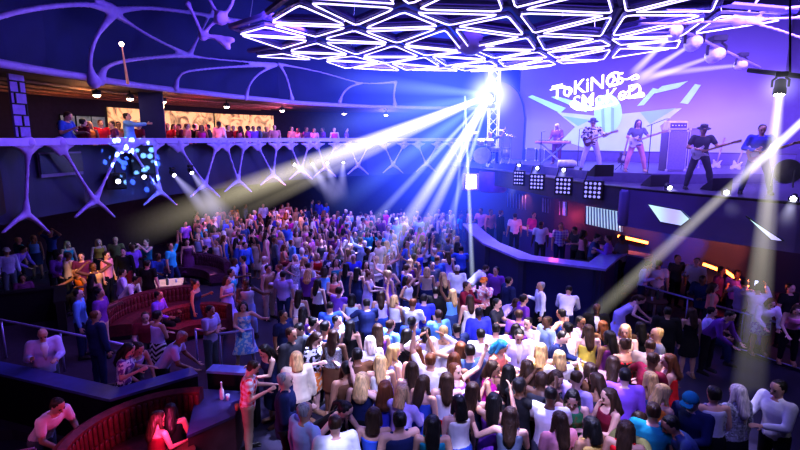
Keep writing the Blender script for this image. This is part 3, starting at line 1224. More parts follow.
# ---- screens let into the fascia
def fascia_quad(name, label, cat, px4, m, push=.14, frame=True):
    """A flat screen whose corners show at the given pixels, standing just proud of the fascia."""
    pts = []
    path = offset_path(EDGE, -push) if Vector(offset_path(EDGE, -push)[5]).length < Vector(EDGE[5]).length else offset_path(EDGE, push)
    for (x, y) in px4:
        d = ray(x, y)
        best = None
        for a, b in zip(path, path[1:]):
            ax, ay, bx, by = a[0], a[1], b[0], b[1]
            ex, ey = bx - ax, by - ay
            det = d.x * (-ey) + d.y * ex
            if abs(det) < 1e-9:
                continue
            tt = (ax * (-ey) + ay * ex) / det
            s = (d.x * tt - ax) / ex if abs(ex) > abs(ey) else (d.y * tt - ay) / ey
            if tt > 0 and -.01 <= s <= 1.01:
                best = EYE + d * tt
                break
        pts.append(best)
    t = thing(name, label, cat)
    c = sum(pts, Vector()) / len(pts)
    nrm = (pts[1] - pts[0]).cross(pts[-1] - pts[0]).normalized()
    if nrm.dot(EYE - c) < 0:
        nrm = -nrm
    k = len(pts)
    mb = MB()
    mb.add([p - nrm * .03 for p in pts] + [p for p in pts], [tuple(range(k - 1, -1, -1)), tuple(range(k, 2 * k))] + [(i, (i + 1) % k, k + (i + 1) % k, k + i) for i in range(k)])
    mb.build('screen_panel', m, t)
    mb = MB()
    mb.tube([p + nrm * .004 for p in pts], .014, 6, closed=True)
    mb.build('screen_edge', M_DARK, t)
    return t


M_SCR = bpy.data.materials.new('pale_video_screen')
n, l = nodes_of(M_SCR)
bs = n['Principled BSDF']
tc = n.new('ShaderNodeTexCoord')
wv = n.new('ShaderNodeTexWave')
wv.inputs['Scale'].default_value = .5
wv.inputs['Distortion'].default_value = 3
rp = n.new('ShaderNodeValToRGB')
rp.color_ramp.elements[0].color = (.52, .48, 1, 1)
rp.color_ramp.elements[1].color = (.62, .92, 1, 1)
l.new(tc.outputs['Object'], wv.inputs['Vector'])
l.new(wv.outputs['Fac'], rp.inputs['Fac'])
l.new(rp.outputs['Color'], bs.inputs['Emission Color'])
bs.inputs['Base Color'].default_value = (.1, .1, .15, 1)
bs.inputs['Emission Strength'].default_value = 1.0
fascia_quad('fascia_screen', 'pale blue slanted screen on the stage front below the bassist', 'screen', [(648, 204), (681, 210), (690, 219), (681, 226), (660, 222)], M_SCR)
fascia_quad('fascia_screen', 'thin pale triangular screen low on the stage front by the steep beams', 'screen', [(746, 216), (784, 241), (771, 240)], M_SCR)

# ---- wall under the stage with its lit panels
UW = [(3.6, 25.5), (4.9, 23.2), (6.3, 20), (7.9, 18.0), (10.9, 16.0), (14.2, 13.6), (17.9, 11.2)]
struct('wall_under_stage', MB().wall(UW, .0, 3.9, .2), mat('under_stage_wall', (.03, .026, .10), .5, nscale=.8))


def uw_at(px, py, off=.12):
    d = ray(px, py)
    for a, b in zip(UW, UW[1:]):
        ex, ey = b[0] - a[0], b[1] - a[1]
        det = d.x * (-ey) + d.y * ex
        tt = (a[0] * (-ey) + a[1] * ex) / det
        s = (d.y * tt - a[1]) / ey
        if tt > 0 and -.001 <= s <= 1.001:
            return EYE + d * (tt * (1 - off / (d.xy.length * tt)))
    return None


def uw_panel(name, label, cat, px4, m, ribs=0, parts=('panel', 'rib')):
    pts = [uw_at(x, y, .55 if px4[0][0] > 580 else .16) for x, y in px4]
    t = thing(name, label, cat)
    c = sum(pts, Vector()) / 4
    nrm = (pts[1] - pts[0]).cross(pts[3] - pts[0]).normalized()
    if nrm.dot(EYE - c) < 0:
        nrm = -nrm
    MB().hexa([pts[0] - nrm * .04, pts[1] - nrm * .04, pts[2] - nrm * .04, pts[3] - nrm * .04, pts[0], pts[1], pts[2], pts[3]]).build(parts[0], m, t)
    if ribs:
        mb = MB()
        for i in range(ribs + 1):
            s = i / ribs
            mb.tube([pts[0].lerp(pts[1], s) + nrm * .02, pts[3].lerp(pts[2], s) + nrm * .02], .022, 6)
        mb.build(parts[1], mat('blue_rib', (.2, .26, .55), .4), t, True)
    return t


uw_panel('wall_lightbox', 'fluted white-blue lit panel on the wall behind the bar', 'light box', [(586, 206), (621, 212), (622, 232), (586, 224)], mat('white_lit', (.5, .6, .8), .4, emit=(.55, .75, 1), strength=.75), 12)
uw_panel('wall_lightbox', 'dim blue lit panel on the wall behind the bar beside the orange patch', 'light box', [(543, 198), (566, 202), (566, 216), (543, 212)], mat('blue_lit', (.1, .2, .6), .4, emit=(.1, .22, .9), strength=.5), 8)
uw_panel('wall_lightbox', 'dim patterned panel on the wall above the standing crowd at the bar end', 'light box', [(508, 193), (526, 195), (526, 210), (508, 207)], mat('dim_lit', (.1, .12, .4), .4, emit=(.16, .2, .8), strength=.45, noise=.6), 6)
mb = MB()
for p in (UW[2], UW[3]):
    pass
BC = [(5.2, 22.2), (6.05, 19.9), (7.3, 17.2), (8.2, 16.05)]
t = thing('back_counter', 'purple back counter running along the wall behind the bar', 'counter')
MB().wall(offset_path(BC, .0), .75, 1.72, .5).build('counter_body', M_PURP, t)
MB().wall(offset_path(BC, .0), 1.72, 1.78, .58).build('counter_top', M_LAV, t)
M_ORANGE = glow('orange_led', (1, .22, .04), 11)
for i, (x0, y0, x1, y1, lab) in enumerate(((618, 236, 648, 243, 'orange light strip on the wall beside the seated bar guests'), (703, 264, 722, 271, 'orange light strip behind the man in white braces'), (724, 270, 748, 287, 'orange light strip slanting down behind the booth'))):
    a, b = uw_at(x0, y0, .3), uw_at(x1, y1, .3)
    t = thing('light_strip', lab, 'light')
    MB().tube([a, b], .05, 8).build('led_tube', M_ORANGE, t)
    MB().tube([a + Vector((.06, .08, 0)), b + Vector((.06, .08, 0))], .075, 6).build('channel', M_DARK, t)

# ------------------------------------------------------------------ bar island
CP_ = [(3.02, 21.6), (3.07, 19.6), (3.25, 17.5), (3.95, 15.35), (5.8, 14.25), (6.85, 15.75), (7.2, 16.1)]
struct('floor_bar', MB().prism(CP_ + [(6.2, 19.6), (4.6, 22.6)], 0, .75), mat('bar_floor', (.03, .025, .05), .6))
t = thing('bar_counter', 'angular purple-topped bar counter with dark front below the stage', 'bar counter')
MB().wall(CP_, 0.01, 1.84, .26).build('counter_front', mat('bar_front', (.03, .03, .12), .35, nscale=1.2), t)
MB().wall(offset_path(CP_, .02), 1.84, 1.91, .62).build('counter_top', mat('bar_top', (.30, .26, .6), .3), t)
for a, b in zip(CP_, CP_[1:]):
    MB().box((b[0], b[1], .92), (.30, .30, 1.8), .3).build('corner_post', M_NAVY, t)
MB().wall(offset_path(CP_, .45), 1.35, 1.40, .4).build('work_shelf', M_CHROME, t)

# ------------------------------------------------------------------ right-hand booth
RB = [(7.55, 15.0), (8.25, 13.75), (9.0, 12.5), (9.75, 11.2), (10.6, 9.7)]
struct('floor_booth', MB().prism(list(reversed([(7.4, 15.4)] + RB + [(17, 9.7), (17, 11.4), (14, 13.5), (10.7, 15.9), (8.4, 17.2)])), 0, .12), mat('booth_floor', (.04, .03, .07), .6))


def railing(label, path, z0, z1, m, every=1, mid=True, name='railing'):
    t = thing(name, label, 'railing')
    MB().tube([(*p, z1) for p in path], .03, 8).build('top_rail', m, t, True)
    if mid:
        MB().tube([(*p, z0 + .1) for p in path], .018, 6).build('lower_rail', m, t, True)
    for p in path[::every]:
        MB().tube([(*p, z0), (*p, z1)], .024, 8).build('post', m, t, True)
    return t


M_RAIL = mat('violet_rail_metal', (.45, .40, .72), .3, .3)
railing('violet metal railing along the booth beside the dark floor', RB, .0, 1.08, M_RAIL)


def banquette(label, c, r, a0, a1, z, leather, face_in=True, seat_d=.6, h=.85, tuft=26, group=None):
    """Curved sofa: plinth, seat and a tufted back that follows an arc."""
    t = thing('banquette', label, 'sofa', (c[0], c[1], z), 0, group)
    N = 24
    ang = [R(a0 + (a1 - a0) * i / N) for i in range(N + 1)]

    def ringwall(ri, ro, z0, z1, name, m, crown=0.0):
        mb = MB()
        vs = []
        for a in ang:
            ca, sa = math.cos(a), math.sin(a)
            vs += [(ri * ca, ri * sa, z0), (ro * ca, ro * sa, z0), (ro * ca, ro * sa, z1), ((ri + ro) / 2 * ca, (ri + ro) / 2 * sa, z1 + crown), (ri * ca, ri * sa, z1)]
        n = 5
        fs = [tuple(range(n)), tuple(reversed(range(N * n, N * n + n)))]
        for i in range(N):
            for j in range(n):
                k = (j + 1) % n
                fs.append((i * n + j, i * n + k, i * n + n + k, i * n + n + j))
        mb.add(vs, fs)
        return mb.build(name, m, t, False)
    ri, ro = (r - seat_d, r) if face_in else (r, r + seat_d)
    ringwall(ri, ro, .12, .42, 'seat', leather, .03)
    ringwall(ri + .06, ro - .02, 0, .12, 'plinth', M_BLACK)
    bo, bi = (r + .14, r - .06) if face_in else (r + .06, r - .14)
    ringwall(min(bi, bo), max(bi, bo), .05, h, 'backrest', leather, .05)
    mb = MB()
    rr = r - .07 if face_in else r + .07
    for i in range(tuft):
        a = R(a0 + (a1 - a0) * (i + .5) / tuft)
        w = abs(R(a1 - a0)) * r / tuft
        ca, sa = math.cos(a), math.sin(a)
        for z0, z1 in ((.46, .62), (.66, h - .03)):
            mb.cap((rr * ca, rr * sa, z0), w * .42, (rr * ca, rr * sa, z1 - .05), w * .46, n=8, flat=.45, lat=Vector((-sa, ca, 0)))
    mb.build('tufting', leather, t, True)
    return t


def cocktail_table(label, p, z, r=.35, h=.75, top=None, group=None, lit=False):
    t = thing('cocktail_table', label, 'table', (p[0], p[1], z), 0, group)
    MB().lathe([(r - .01, h - .035), (r, h - .03), (r, h - .005), (r - .012, h)], sides=20).build('table_top', top or M_WOOD, t)
    MB().lathe([(.035, .02), (.035, h - .03)], sides=10).build('pedestal', M_CHROME, t, True)
    MB().lathe([(.2, 0), (.2, .015), (.05, .035)], sides=18).build('table_base', M_DARK, t, True)
    return t


def bottle(label, p, m=None, h=.3, group=None):
    t = thing('bottle', label, 'bottle', p, random.random() * 6, group)
    MB().lathe([(.036, 0), (.04, .01), (.04, h * .58), (.016, h * .74), (.015, h * .97), (.017, h)], sides=12).build('glass_body', m or M_GLASSY, t, True)
    MB().lathe([(.018, h), (.018, h + .03), (.01, h + .032)], sides=10).build('cap', M_WHITE, t, True)
    return t


def tumbler(label, p, m=None, group=None):
    t = thing('tumbler', label, 'glass', p, 0, group)
    MB().lathe([(.028, 0), (.036, .11), (.033, .11), (.026, .012), (.002, .012)], sides=12).build('cup', m or M_CLEAR, t, True)
    MB().lathe([(.026, .014), (.031, .075), (.002, .078)], sides=10).build('drink', mat('amber_drink', (.5, .25, .06), .2), t, True)
    return t


banquette('dark plum curved sofa at the back of the booth under the stage', (10.4, 12.9), 1.9, 20, 150, .12, M_LEATHER_DK)
for i, (x, y, lab) in enumerate(((655, 300, 'round table behind the violet railing near the bar end'), (700, 296, 'round table between the man in white braces and the booth railing'), (742, 300, 'round table in the booth where the steep beams fall'))):
    p = at_z(x, y, .87)
    cocktail_table(lab, (p.x, p.y), .12)
    bottle(['clear bottle on the table near the bar end', 'dark bottle on the table before the man in white braces', 'bottle on the booth table under the steep beams'][i], (p.x + .1, p.y + .05, .871))
    tumbler(['tumbler on the table near the bar end', 'tumbler on the table before the man in white braces', 'tumbler on the booth table under the steep beams'][i], (p.x - .12, p.y - .06, .871))

# ------------------------------------------------------------------ left terrace
TZ = .2
TER = [(-14, 7.0), (-7.3, 8.6), (-5.0, 7.95), (-3.9, 8.85), (-4.2, 11.0), (-5.2, 14), (-5.6, 18), (-14, 18)]
struct('floor_terrace', MB().prism(TER, 0, TZ), mat('terrace_carpet', (.045, .025, .06), .85))


def partition(label, path, z0, z1, th, m1, m2):
    t = thing('booth_partition', label, 'partition')
    MB().wall(path, z0, z1 - .05, th).build('panel', m1, t)
    MB().wall(path, z1 - .05, z1, th + .08).build('cap_rail', m2, t)
    return t


M_CAP = mat('blue_gloss_cap', (.07, .08, .30), .3)
partition('low dark partition with blue cap in a V before the seated man in white', [(-9.2, 9.6), (-7.15, 8.9), (-5.0, 8.12), (-3.95, 9.0)], 0, 1.2, .3, M_BLACK, M_CAP)
partition('short low partition with lit blue cap behind the plaid shirt', [(-3.75, 9.22), (-2.8, 9.1)], 0, 1.15, .22, M_BLACK, mat('pale_blue_cap', (.22, .25, .6), .3))
partition('black box partition around the seated group near the far terrace', [(-13, 13.2), (-11.4, 14.0), (-10.25, 14.5), (-9.3, 13.1)], TZ, 1.2, .2, M_BLACK, M_BLACK)
railing('thin violet handrail crossing the dark terrace above the seated man', [(-11.6, 12.3), (-9.8, 11.7), (-7.85, 10.95), (-5.95, 10.2)], TZ, 1.2, M_RAIL, mid=False)
railing('small violet handrail beside the man with folded arms', [(-5.0, 11.6), (-4.3, 11.3), (-3.6, 11.6)], 0, 1.0, M_RAIL, mid=False)

LEDGE = [(-3.85, 8.85), (-2.98, 8.75), (-2.86, 7.95), (-3.42, 7.35)]
t = thing('drinks_ledge', 'dark four-sided ledge with bottles beside the plaid shirt', 'counter')
MB().prism(list(reversed(LEDGE)), .01, .84).build('ledge_body', mat('ledge_front', (.07, .025, .04), .5), t)
c0 = sum((Vector(p) for p in LEDGE), Vector((0, 0))) / 4
MB().prism([tuple(c0 + (Vector(p) - c0) * 1.03) for p in reversed(LEDGE)], .84, .89).build('ledge_top', mat('ledge_top', (.05, .045, .16), .3), t)
q = at_z(212, 404, .89)
bottle('white-capped bottle on the dark ledge, nearest the plaid shirt', (q.x + .12, q.y + .18, .892), M_WHITE)
q = at_z(228, 400, .89)
tumbler('pair-sized clear tumbler farther along the dark ledge', (q.x, q.y, .892))
q = at_z(238, 410, .89)
tumbler('amber tumbler at the very edge of the dark ledge', (q.x - .02, q.y, .892), mat('amber_cup', (.5, .2, .12), .2))

banquette('red tufted round sofa glowing pink beside the dark ledge', (-3.55, 6.95), 1.42, 92, 196, .12, M_LEATHER_RED, h=1.0)
p = at_z(160, 445, .7)
cocktail_table('round table in the middle of the glowing red sofa', (p.x + .25, p.y - .2), 0, .38, .68)
banquette('long red tufted sofa slanting up beside the lit table', (-6.2, 13.3), 1.75, 100, 200, TZ, M_LEATHER_RED)
banquette('red tufted sofa facing the raised walkway rail', (-5.35, 12.4), 1.1, 60, 170, TZ, M_LEATHER_RED, h=.8)
banquette('plum tufted sofa behind the lit table', (-8.6, 17.2), 2.3, 20, 110, TZ, M_LEATHER_DK)
p = at_z(158, 283, .98)
t = thing('drinks_table', 'bright lit low table covered with glasses on the terrace', 'table', (p.x, p.y, TZ), R(20))
MB().box((0, 0, .75), (1.5, .9, .05), 0, .01).build('table_top', mat('pale_table_top', (.75, .6, .4), .3), t)
for sx in (-1, 1):
    for sy in (-1, 1):
        MB().box((sx * .66, sy * .38, .36), (.06, .06, .73)).build('leg', M_DARK, t)
for i, (dx, dy) in enumerate(((-.5, .1), (-.3, -.2), (-.1, .2), (.05, -.1), (.25, .15), (.4, -.2), (.55, .1), (-.6, -.25))):
    if i % 2:
        bottle('bottle standing among glasses on the bright lit terrace table', (p.x + dx, p.y + dy, TZ + .776), group='bottles on the lit terrace table')
    else:
        tumbler('tumbler standing among bottles on the bright lit terrace table', (p.x + dx, p.y + dy, TZ + .776), group='tumblers on the lit terrace table')
lamp('table_spot', 'SPOT', (p.x + .6, p.y - .4, 4.0), (p.x, p.y, .9), (1, .7, .4), 250, .1, 42)
# ------------------------------------------------------------------ video wall behind the band
VA, VB = Vector((6.2, 26.8, 0)), Vector((15.2, 20.4, 0))
VN = Vector((VB.y - VA.y, -(VB.x - VA.x), 0)).normalized()
if VN.dot(Vector((0, 0, 0)) - VA) < 0:
    VN = -VN


def vw(px, py, off=.0):
    d = ray(px, py)
    o = VA + VN * off
    t = VN.dot(o - Vector((0, 0, 0))) - 0
    tt = (VN.dot(o) - VN.dot(EYE * 1.0)) / VN.dot(d)
    return EYE + d * tt


ZB, ZT = 4.75, 10.4
M_VW = bpy.data.materials.new('video_wall_picture')
n, l = nodes_of(M_VW)
bs = n['Principled BSDF']
bs.inputs['Base Color'].default_value = (.05, .04, .1, 1)
tc = n.new('ShaderNodeTexCoord')
sx = n.new('ShaderNodeSeparateXYZ')
l.new(tc.outputs['Object'], sx.inputs[0])
nz = n.new('ShaderNodeTexNoise')
nz.inputs['Scale'].default_value = .35
l.new(tc.outputs['Object'], nz.inputs['Vector'])
mr = n.new('ShaderNodeMapRange')
mr.inputs['From Min'].default_value = ZB
mr.inputs['From Max'].default_value = ZT
l.new(sx.outputs['Z'], mr.inputs['Value'])
ad = n.new('ShaderNodeMath')
ad.operation = 'MULTIPLY_ADD'
ad.inputs[1].default_value = .22
l.new(nz.outputs['Fac'], ad.inputs[0])
sb = n.new('ShaderNodeMath')
sb.operation = 'SUBTRACT'
sb.inputs[1].default_value = .11
l.new(mr.outputs[0], ad.inputs[2])
l.new(ad.outputs[0], sb.inputs[0])
rp = n.new('ShaderNodeValToRGB')
e = rp.color_ramp.elements
e[0].position, e[0].color = 0, (.46, .37, .95, 1)
e[1].position, e[1].color = 1, (.05, .02, .42, 1)
x = e.new(.30)
x.color = (.40, .30, .92, 1)
x = e.new(.46)
x.color = (.22, .12, .75, 1)
x = e.new(.60)
x.color = (.09, .04, .56, 1)
l.new(sb.outputs[0], rp.inputs['Fac'])
l.new(rp.outputs['Color'], bs.inputs['Emission Color'])
bs.inputs['Emission Strength'].default_value = .60
wall_t = thing('video_wall', 'huge purple video wall with turquoise artwork behind the band', 'screen')
MB().hexa([(VA.x, VA.y, ZB), (VB.x, VB.y, ZB), (VB.x - VN.x * .1, VB.y - VN.y * .1, ZB), (VA.x - VN.x * .1, VA.y - VN.y * .1, ZB),
           (VA.x, VA.y, ZT), (VB.x, VB.y, ZT), (VB.x - VN.x * .1, VB.y - VN.y * .1, ZT), (VA.x - VN.x * .1, VA.y - VN.y * .1, ZT)]).build('screen_panel', M_VW, wall_t)
MB().tube([Vector((VA.x, VA.y, ZB)), Vector((VA.x, VA.y, ZT)), Vector((VB.x, VB.y, ZT)), Vector((VB.x, VB.y, ZB))], .09, 6, closed=True).build('frame', M_DARK, wall_t)
M_TQ = glow('turquoise_artwork', (.36, .70, 1.0), .46)
M_TQ2 = glow('pale_artwork', (.42, .54, 1.0), .46)
M_TQ3 = glow('deep_turquoise_artwork', (.22, .48, .95), .40)


def flat(polys, off, name, m, parent):
    mb = MB()
    for poly in polys:
        P = [vw(x, y, off) for x, y in poly]
        k = len(P)
        B = [p - VN * .012 for p in P]
        mb.add(P + B, [tuple(range(k)), tuple(range(2 * k - 1, k - 1, -1))] + [(i, (i + 1) % k, k + (i + 1) % k, k + i) for i in range(k)])
    return mb.build(name, m, parent)


flat([[(528, 97), (532, 95), (566, 108), (560, 113)], [(551, 97), (556, 96), (592, 106), (586, 112)], [(637, 106), (653, 88), (658, 89), (644, 105)],
      [(662, 86), (688, 81), (678, 88), (652, 94)], [(680, 103), (695, 84), (701, 85), (688, 104)]], .03, 'artwork_rays', M_TQ, wall_t)
flat([[(557, 112), (575, 127), (562, 140), (590, 150), (640, 152), (668, 152), (660, 126), (682, 108), (640, 112), (600, 116)]], .02, 'artwork_star', M_TQ2, wall_t)
flat([[(600 + 14 * math.cos(a * PI / 10) + 8, 113 + 19 * math.sin(a * PI / 10)) for a in range(20)]], .04, 'artwork_dome', M_TQ, wall_t)
flat([[(601, 108), (604, 107), (605, 132), (602, 133)], [(611, 107), (614, 108), (614, 133), (611, 132)], [(640, 112), (676, 108), (650, 124)], [(563, 116), (590, 120), (578, 126)]], .055, 'artwork_shade', M_TQ3, wall_t)

# lettering on the wall
M_INK = glow('white_lettering', (.98, .97, 1), 2.2)


def words_on_wall(txt, px, py, h, rot, shear, off=.08, bold=.02):
    c = bpy.data.curves.new('lettering', 'FONT')
    c.body = txt
    c.size = h
    c.extrude = .01
    c.offset = bold
    c.shear = shear
    c.align_x = 'CENTER'
    c.align_y = 'CENTER'
    c.space_character = .98
    o = bpy.data.objects.new('lettering', c)
    COLL.objects.link(o)
    o.parent = wall_t
    c.materials.append(M_INK)
    X = (VB - VA).normalized()
    Z = Vector((0, 0, 1))
    ra = R(rot)
    ax = X * math.cos(ra) + Z * math.sin(ra)
    ay = -X * math.sin(ra) + Z * math.cos(ra)
    m3 = Matrix((ax, ay, VN)).transposed()
    o.matrix_world = Matrix.Translation(vw(px, py, off)) @ m3.to_4x4()
    return o


words_on_wall('ToKiNG', 584, 86.5, .92, 9, .12, bold=.006)
words_on_wall('25', 615.5, 80.5, .72, 12, .15, bold=.01)
words_on_wall('SMoKeD', 605, 97.5, .86, 9, .15, bold=.004)
words_on_wall('e', 573, 103, .7, 0, .1, bold=.012)
mb = MB()
for pts, r in (([(550, 90), (556, 88), (564, 87), (570, 90), (568, 97)], .07), ([(622, 79), (628, 79), (636, 75), (638, 78), (631, 80)], .05), ([(627, 92), (633, 89), (638, 84)], .07),
               ([(622, 97), (630, 97), (641, 93), (643, 96), (632, 98)], .06), ([(570, 104), (576, 109), (588, 109.5), (602, 107), (618, 103)], .06)):
    P = bez([vw(x, y, .09) for x, y in pts], 6)
    k = len(P)
    mb.tube(P, [r * (.35 + .65 * math.sin(PI * (i + .6) / (k + .2))) for i in range(k)], 6)
mb.build('lettering_swash', M_INK, wall_t, True)

# black base below the wall and the rounded violet wing at its end
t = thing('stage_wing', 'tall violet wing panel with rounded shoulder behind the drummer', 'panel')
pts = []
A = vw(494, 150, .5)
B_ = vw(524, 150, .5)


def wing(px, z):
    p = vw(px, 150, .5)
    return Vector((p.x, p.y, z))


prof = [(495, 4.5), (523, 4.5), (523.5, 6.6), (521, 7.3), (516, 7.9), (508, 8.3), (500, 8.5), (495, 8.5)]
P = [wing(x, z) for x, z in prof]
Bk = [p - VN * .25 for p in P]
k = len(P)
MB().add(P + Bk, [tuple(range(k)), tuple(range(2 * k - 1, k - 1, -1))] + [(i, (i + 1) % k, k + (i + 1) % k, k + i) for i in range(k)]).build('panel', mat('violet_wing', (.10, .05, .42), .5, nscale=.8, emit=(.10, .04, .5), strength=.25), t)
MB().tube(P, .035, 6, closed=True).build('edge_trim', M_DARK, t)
t = thing('stage_valance', 'dark horizontal band below the video wall behind the guitars', 'panel')
X = (VB - VA).normalized()
q0, q1 = VA + VN * .2 + X * .3, VB + VN * .2 + X * 1.5
MB().hexa([(q0.x, q0.y, 4.2), (q1.x, q1.y, 4.2), (q1.x - VN.x * .15, q1.y - VN.y * .15, 4.2), (q0.x - VN.x * .15, q0.y - VN.y * .15, 4.2),
           (q0.x, q0.y, 4.95), (q1.x, q1.y, 4.95), (q1.x - VN.x * .15, q1.y - VN.y * .15, 4.95), (q0.x - VN.x * .15, q0.y - VN.y * .15, 4.95)]).build('panel', mat('purple_skirt', (.10, .07, .26), .7), t)
MB().tube([(q0.x, q0.y, 4.97), (q1.x, q1.y, 4.97)], .03, 6).build('edge_trim', M_DARK, t)
# side leg of the stage beyond the wall
struct('wall_stage_side', MB().box((16.4, 18.5, 8.2), (.3, 5, 8), R(25)), mat('side_drape', (.05, .03, .15), .9))

# ------------------------------------------------------------------ band equipment
DZ, RZ = 4.2, 4.5
M_AMP = mat('amp_cloth', (.16, .13, .34), .7, nscale=20)
M_AMPW = mat('amp_trim', (.6, .56, .75), .4)


def amp(label, px0, px1, pyb, h, zb, d=.45, head=True):
    a, b = at_z(px0, pyb, zb), at_z(px1, pyb, zb)
    c = (a + b) / 2
    w = (b - a).xy.length
    t = thing('amplifier', label, 'amplifier', (c.x, c.y + .1, zb), math.atan2(b.y - a.y, b.x - a.x))
    MB().box((0, 0, h / 2), (w, d, h), 0, .02).build('cabinet', M_DARK, t)
    MB().box((0, -d / 2 - .006, h / 2), (w - .1, .02, h - .1), 0).build('speaker_cloth', M_AMP, t)
    mb = MB()
    for x, z in ((-w / 2 + .03, .03), (w / 2 - .03, .03), (-w / 2 + .03, h - .03), (w / 2 - .03, h - .03)):
        mb.box((x, -d / 2 - .01, z), (.07, .04, .07), 0, .01)
    mb.tube([(-w / 2 + .03, -d / 2 - .018, .03), (-w / 2 + .03, -d / 2 - .018, h - .03), (w / 2 - .03, -d / 2 - .018, h - .03), (w / 2 - .03, -d / 2 - .018, .03)], .012, 6, closed=True)
    mb.build('corner_trim', M_AMPW, t)
    if head:
        hd = MB().box((0, 0, h + .16), (w * .92, d * .8, .3), 0, .02).build('amp_head', M_AMPW, t)
        MB().box((0, -d * .4 - .006, h + .16), (w * .8, .02, .16)).build('control_panel', M_DARK, hd)
        for i in range(5):
            MB().lathe([(.022, 0), (.018, .03)], (-w * .3 + i * w * .15, -d * .4 - .015, h + .16), 8, (0, -1, 0)).build('knob', M_WHITE, hd)
    return t


amp('tall purple bass cabinet with pale amp head behind the bassist', 663, 683, 171, 1.35, RZ - .0)
amp('narrower dark speaker stack standing right behind the bassist', 684, 697, 168, 1.45, RZ, head=False)
amp('small pale square amplifier on the riser beside the keyboard player', 524.5, 535, 161, .62, RZ, .35, False)
amp('small dark square amplifier touching the keyboard stand', 536.5, 544, 161, .58, RZ, .35, False)


def guitar(label, loc, mrot, body_col, cat='guitar'):
    t = thing('electric_guitar', label, cat)
    out = [(-.02, -.20), (.10, -.205), (.165, -.15), (.17, -.06), (.12, .0), (.125, .08), (.155, .17), (.11, .16), (.06, .09), (-.05, .09), (-.11, .15), (-.15, .13), (-.125, .05), (-.12, -.02), (-.165, -.07), (-.16, -.16), (-.10, -.205)]
    mb = MB()
    k = len(out)
    mb.add([(x, -.02, z) for x, z in out] + [(x, .022, z) for x, z in out], [tuple(range(k)), tuple(range(2 * k - 1, k - 1, -1))] + [(i, (i + 1) % k, k + (i + 1) % k, k + i) for i in range(k)])
    mb.build('guitar_body', body_col, t)
    MB().box((0, -.028, .42), (.05, .022, .74)).build('neck', mat('maple_neck', (.45, .3, .16), .4), t)
    hd = MB().add([(-.03, -.035, .79), (.03, -.035, .79), (.055, -.035, .96), (-.02, -.035, .98), (-.03, -.015, .79), (.03, -.015, .79), (.055, -.015, .96), (-.02, -.015, .98)],
                  [(0, 1, 2, 3), (7, 6, 5, 4), (0, 4, 5, 1), (1, 5, 6, 2), (2, 6, 7, 3), (3, 7, 4, 0)]).build('headstock', mat('maple_neck', (.45, .3, .16), .4), t)
    MB().box((0, -.03, -.03), (.10, .02, .16), 0, .004).build('pickguard', M_WHITE, t)
    MB().box((0, -.04, -.13), (.09, .02, .03)).build('bridge', M_CHROME, t)
    t.matrix_world = Matrix.Translation(loc) @ mrot
    return t


def guitar_on(person_obj, label, sex, pose, face, col):
    """Hang a guitar across a player's body, neck towards the fretting hand."""
    J = get_rig(sex, pose)
    rot = Matrix.Rotation(R(face), 4, 'Z')
    base = Vector(person_obj.location)
    body_c = J['P'] + J['up'] * .10 + J['fr'] * .19 + J['lat'] * (-.08)
    tip = J['hdL'] * .05 + J['wrL'] + J['fr'] * .03
    z = (tip - body_c).normalized()
    y = -(J['fr'] - z * J['fr'].dot(z)).normalized() * 1.0
    x = y.cross(z)
    m = Matrix((x, y, z)).transposed().to_4x4()
    w = Matrix.Translation(base) @ rot
    g = guitar(label, Vector(), Matrix.Identity(4), col)
    g.matrix_world = w @ Matrix.Translation(body_c) @ m
    return g


def mic_stand(label, p, h=1.5, boom=True, rz=0.0, mesh_c=None):
    t = thing('microphone_stand', label, 'stand', p, rz)
    MB().lathe([(.14, 0), (.14, .015), (.03, .03)], sides=16).build('base', M_DARK, t)
    MB().tube([(0, 0, .02), (0, 0, h)], .011, 6).build('pole', M_DARK, t)
    if boom:
        MB().tube([(-.12, .05, h - .05), (.35, -.12, h + .16)], .009, 6).build('boom_arm', M_DARK, t)
        e = Vector((.35, -.12, h + .16))
    else:
        e = Vector((0, 0, h))
    mb = MB()
    mb.cap(e, .015, e + Vector((.10, -.05, .02)), .022, n=8)
    mb.build('microphone', M_CHROME, t, True)
    return t


def guitar_stand(p, rz, label):
    t = thing('guitar_stand', label, 'stand', p, rz)
    for a in (90, 210, 330):
        MB().tube([(0, 0, .22), (.24 * math.cos(R(a)), .24 * math.sin(R(a)), .012)], .012, 6).build('leg', M_DARK, t)
    MB().tube([(0, 0, .2), (0, .02, .55)], .012, 6).build('pole', M_DARK, t)
    MB().tube([(-.12, -.10, .26), (-.12, .02, .24), (.12, .02, .24), (.12, -.10, .26)], .012, 6).build('yoke', M_DARK, t)
    return t


# ------------------------------------------------------------------ lights: moving heads
M_LENS = glow('white_lens', (.86, .90, 1), 40)
M_LENS_W = glow('warm_lens', (1, .93, .72), 45)
M_LENS_DIM = glow('dim_lens', (.8, .8, 1), 9)


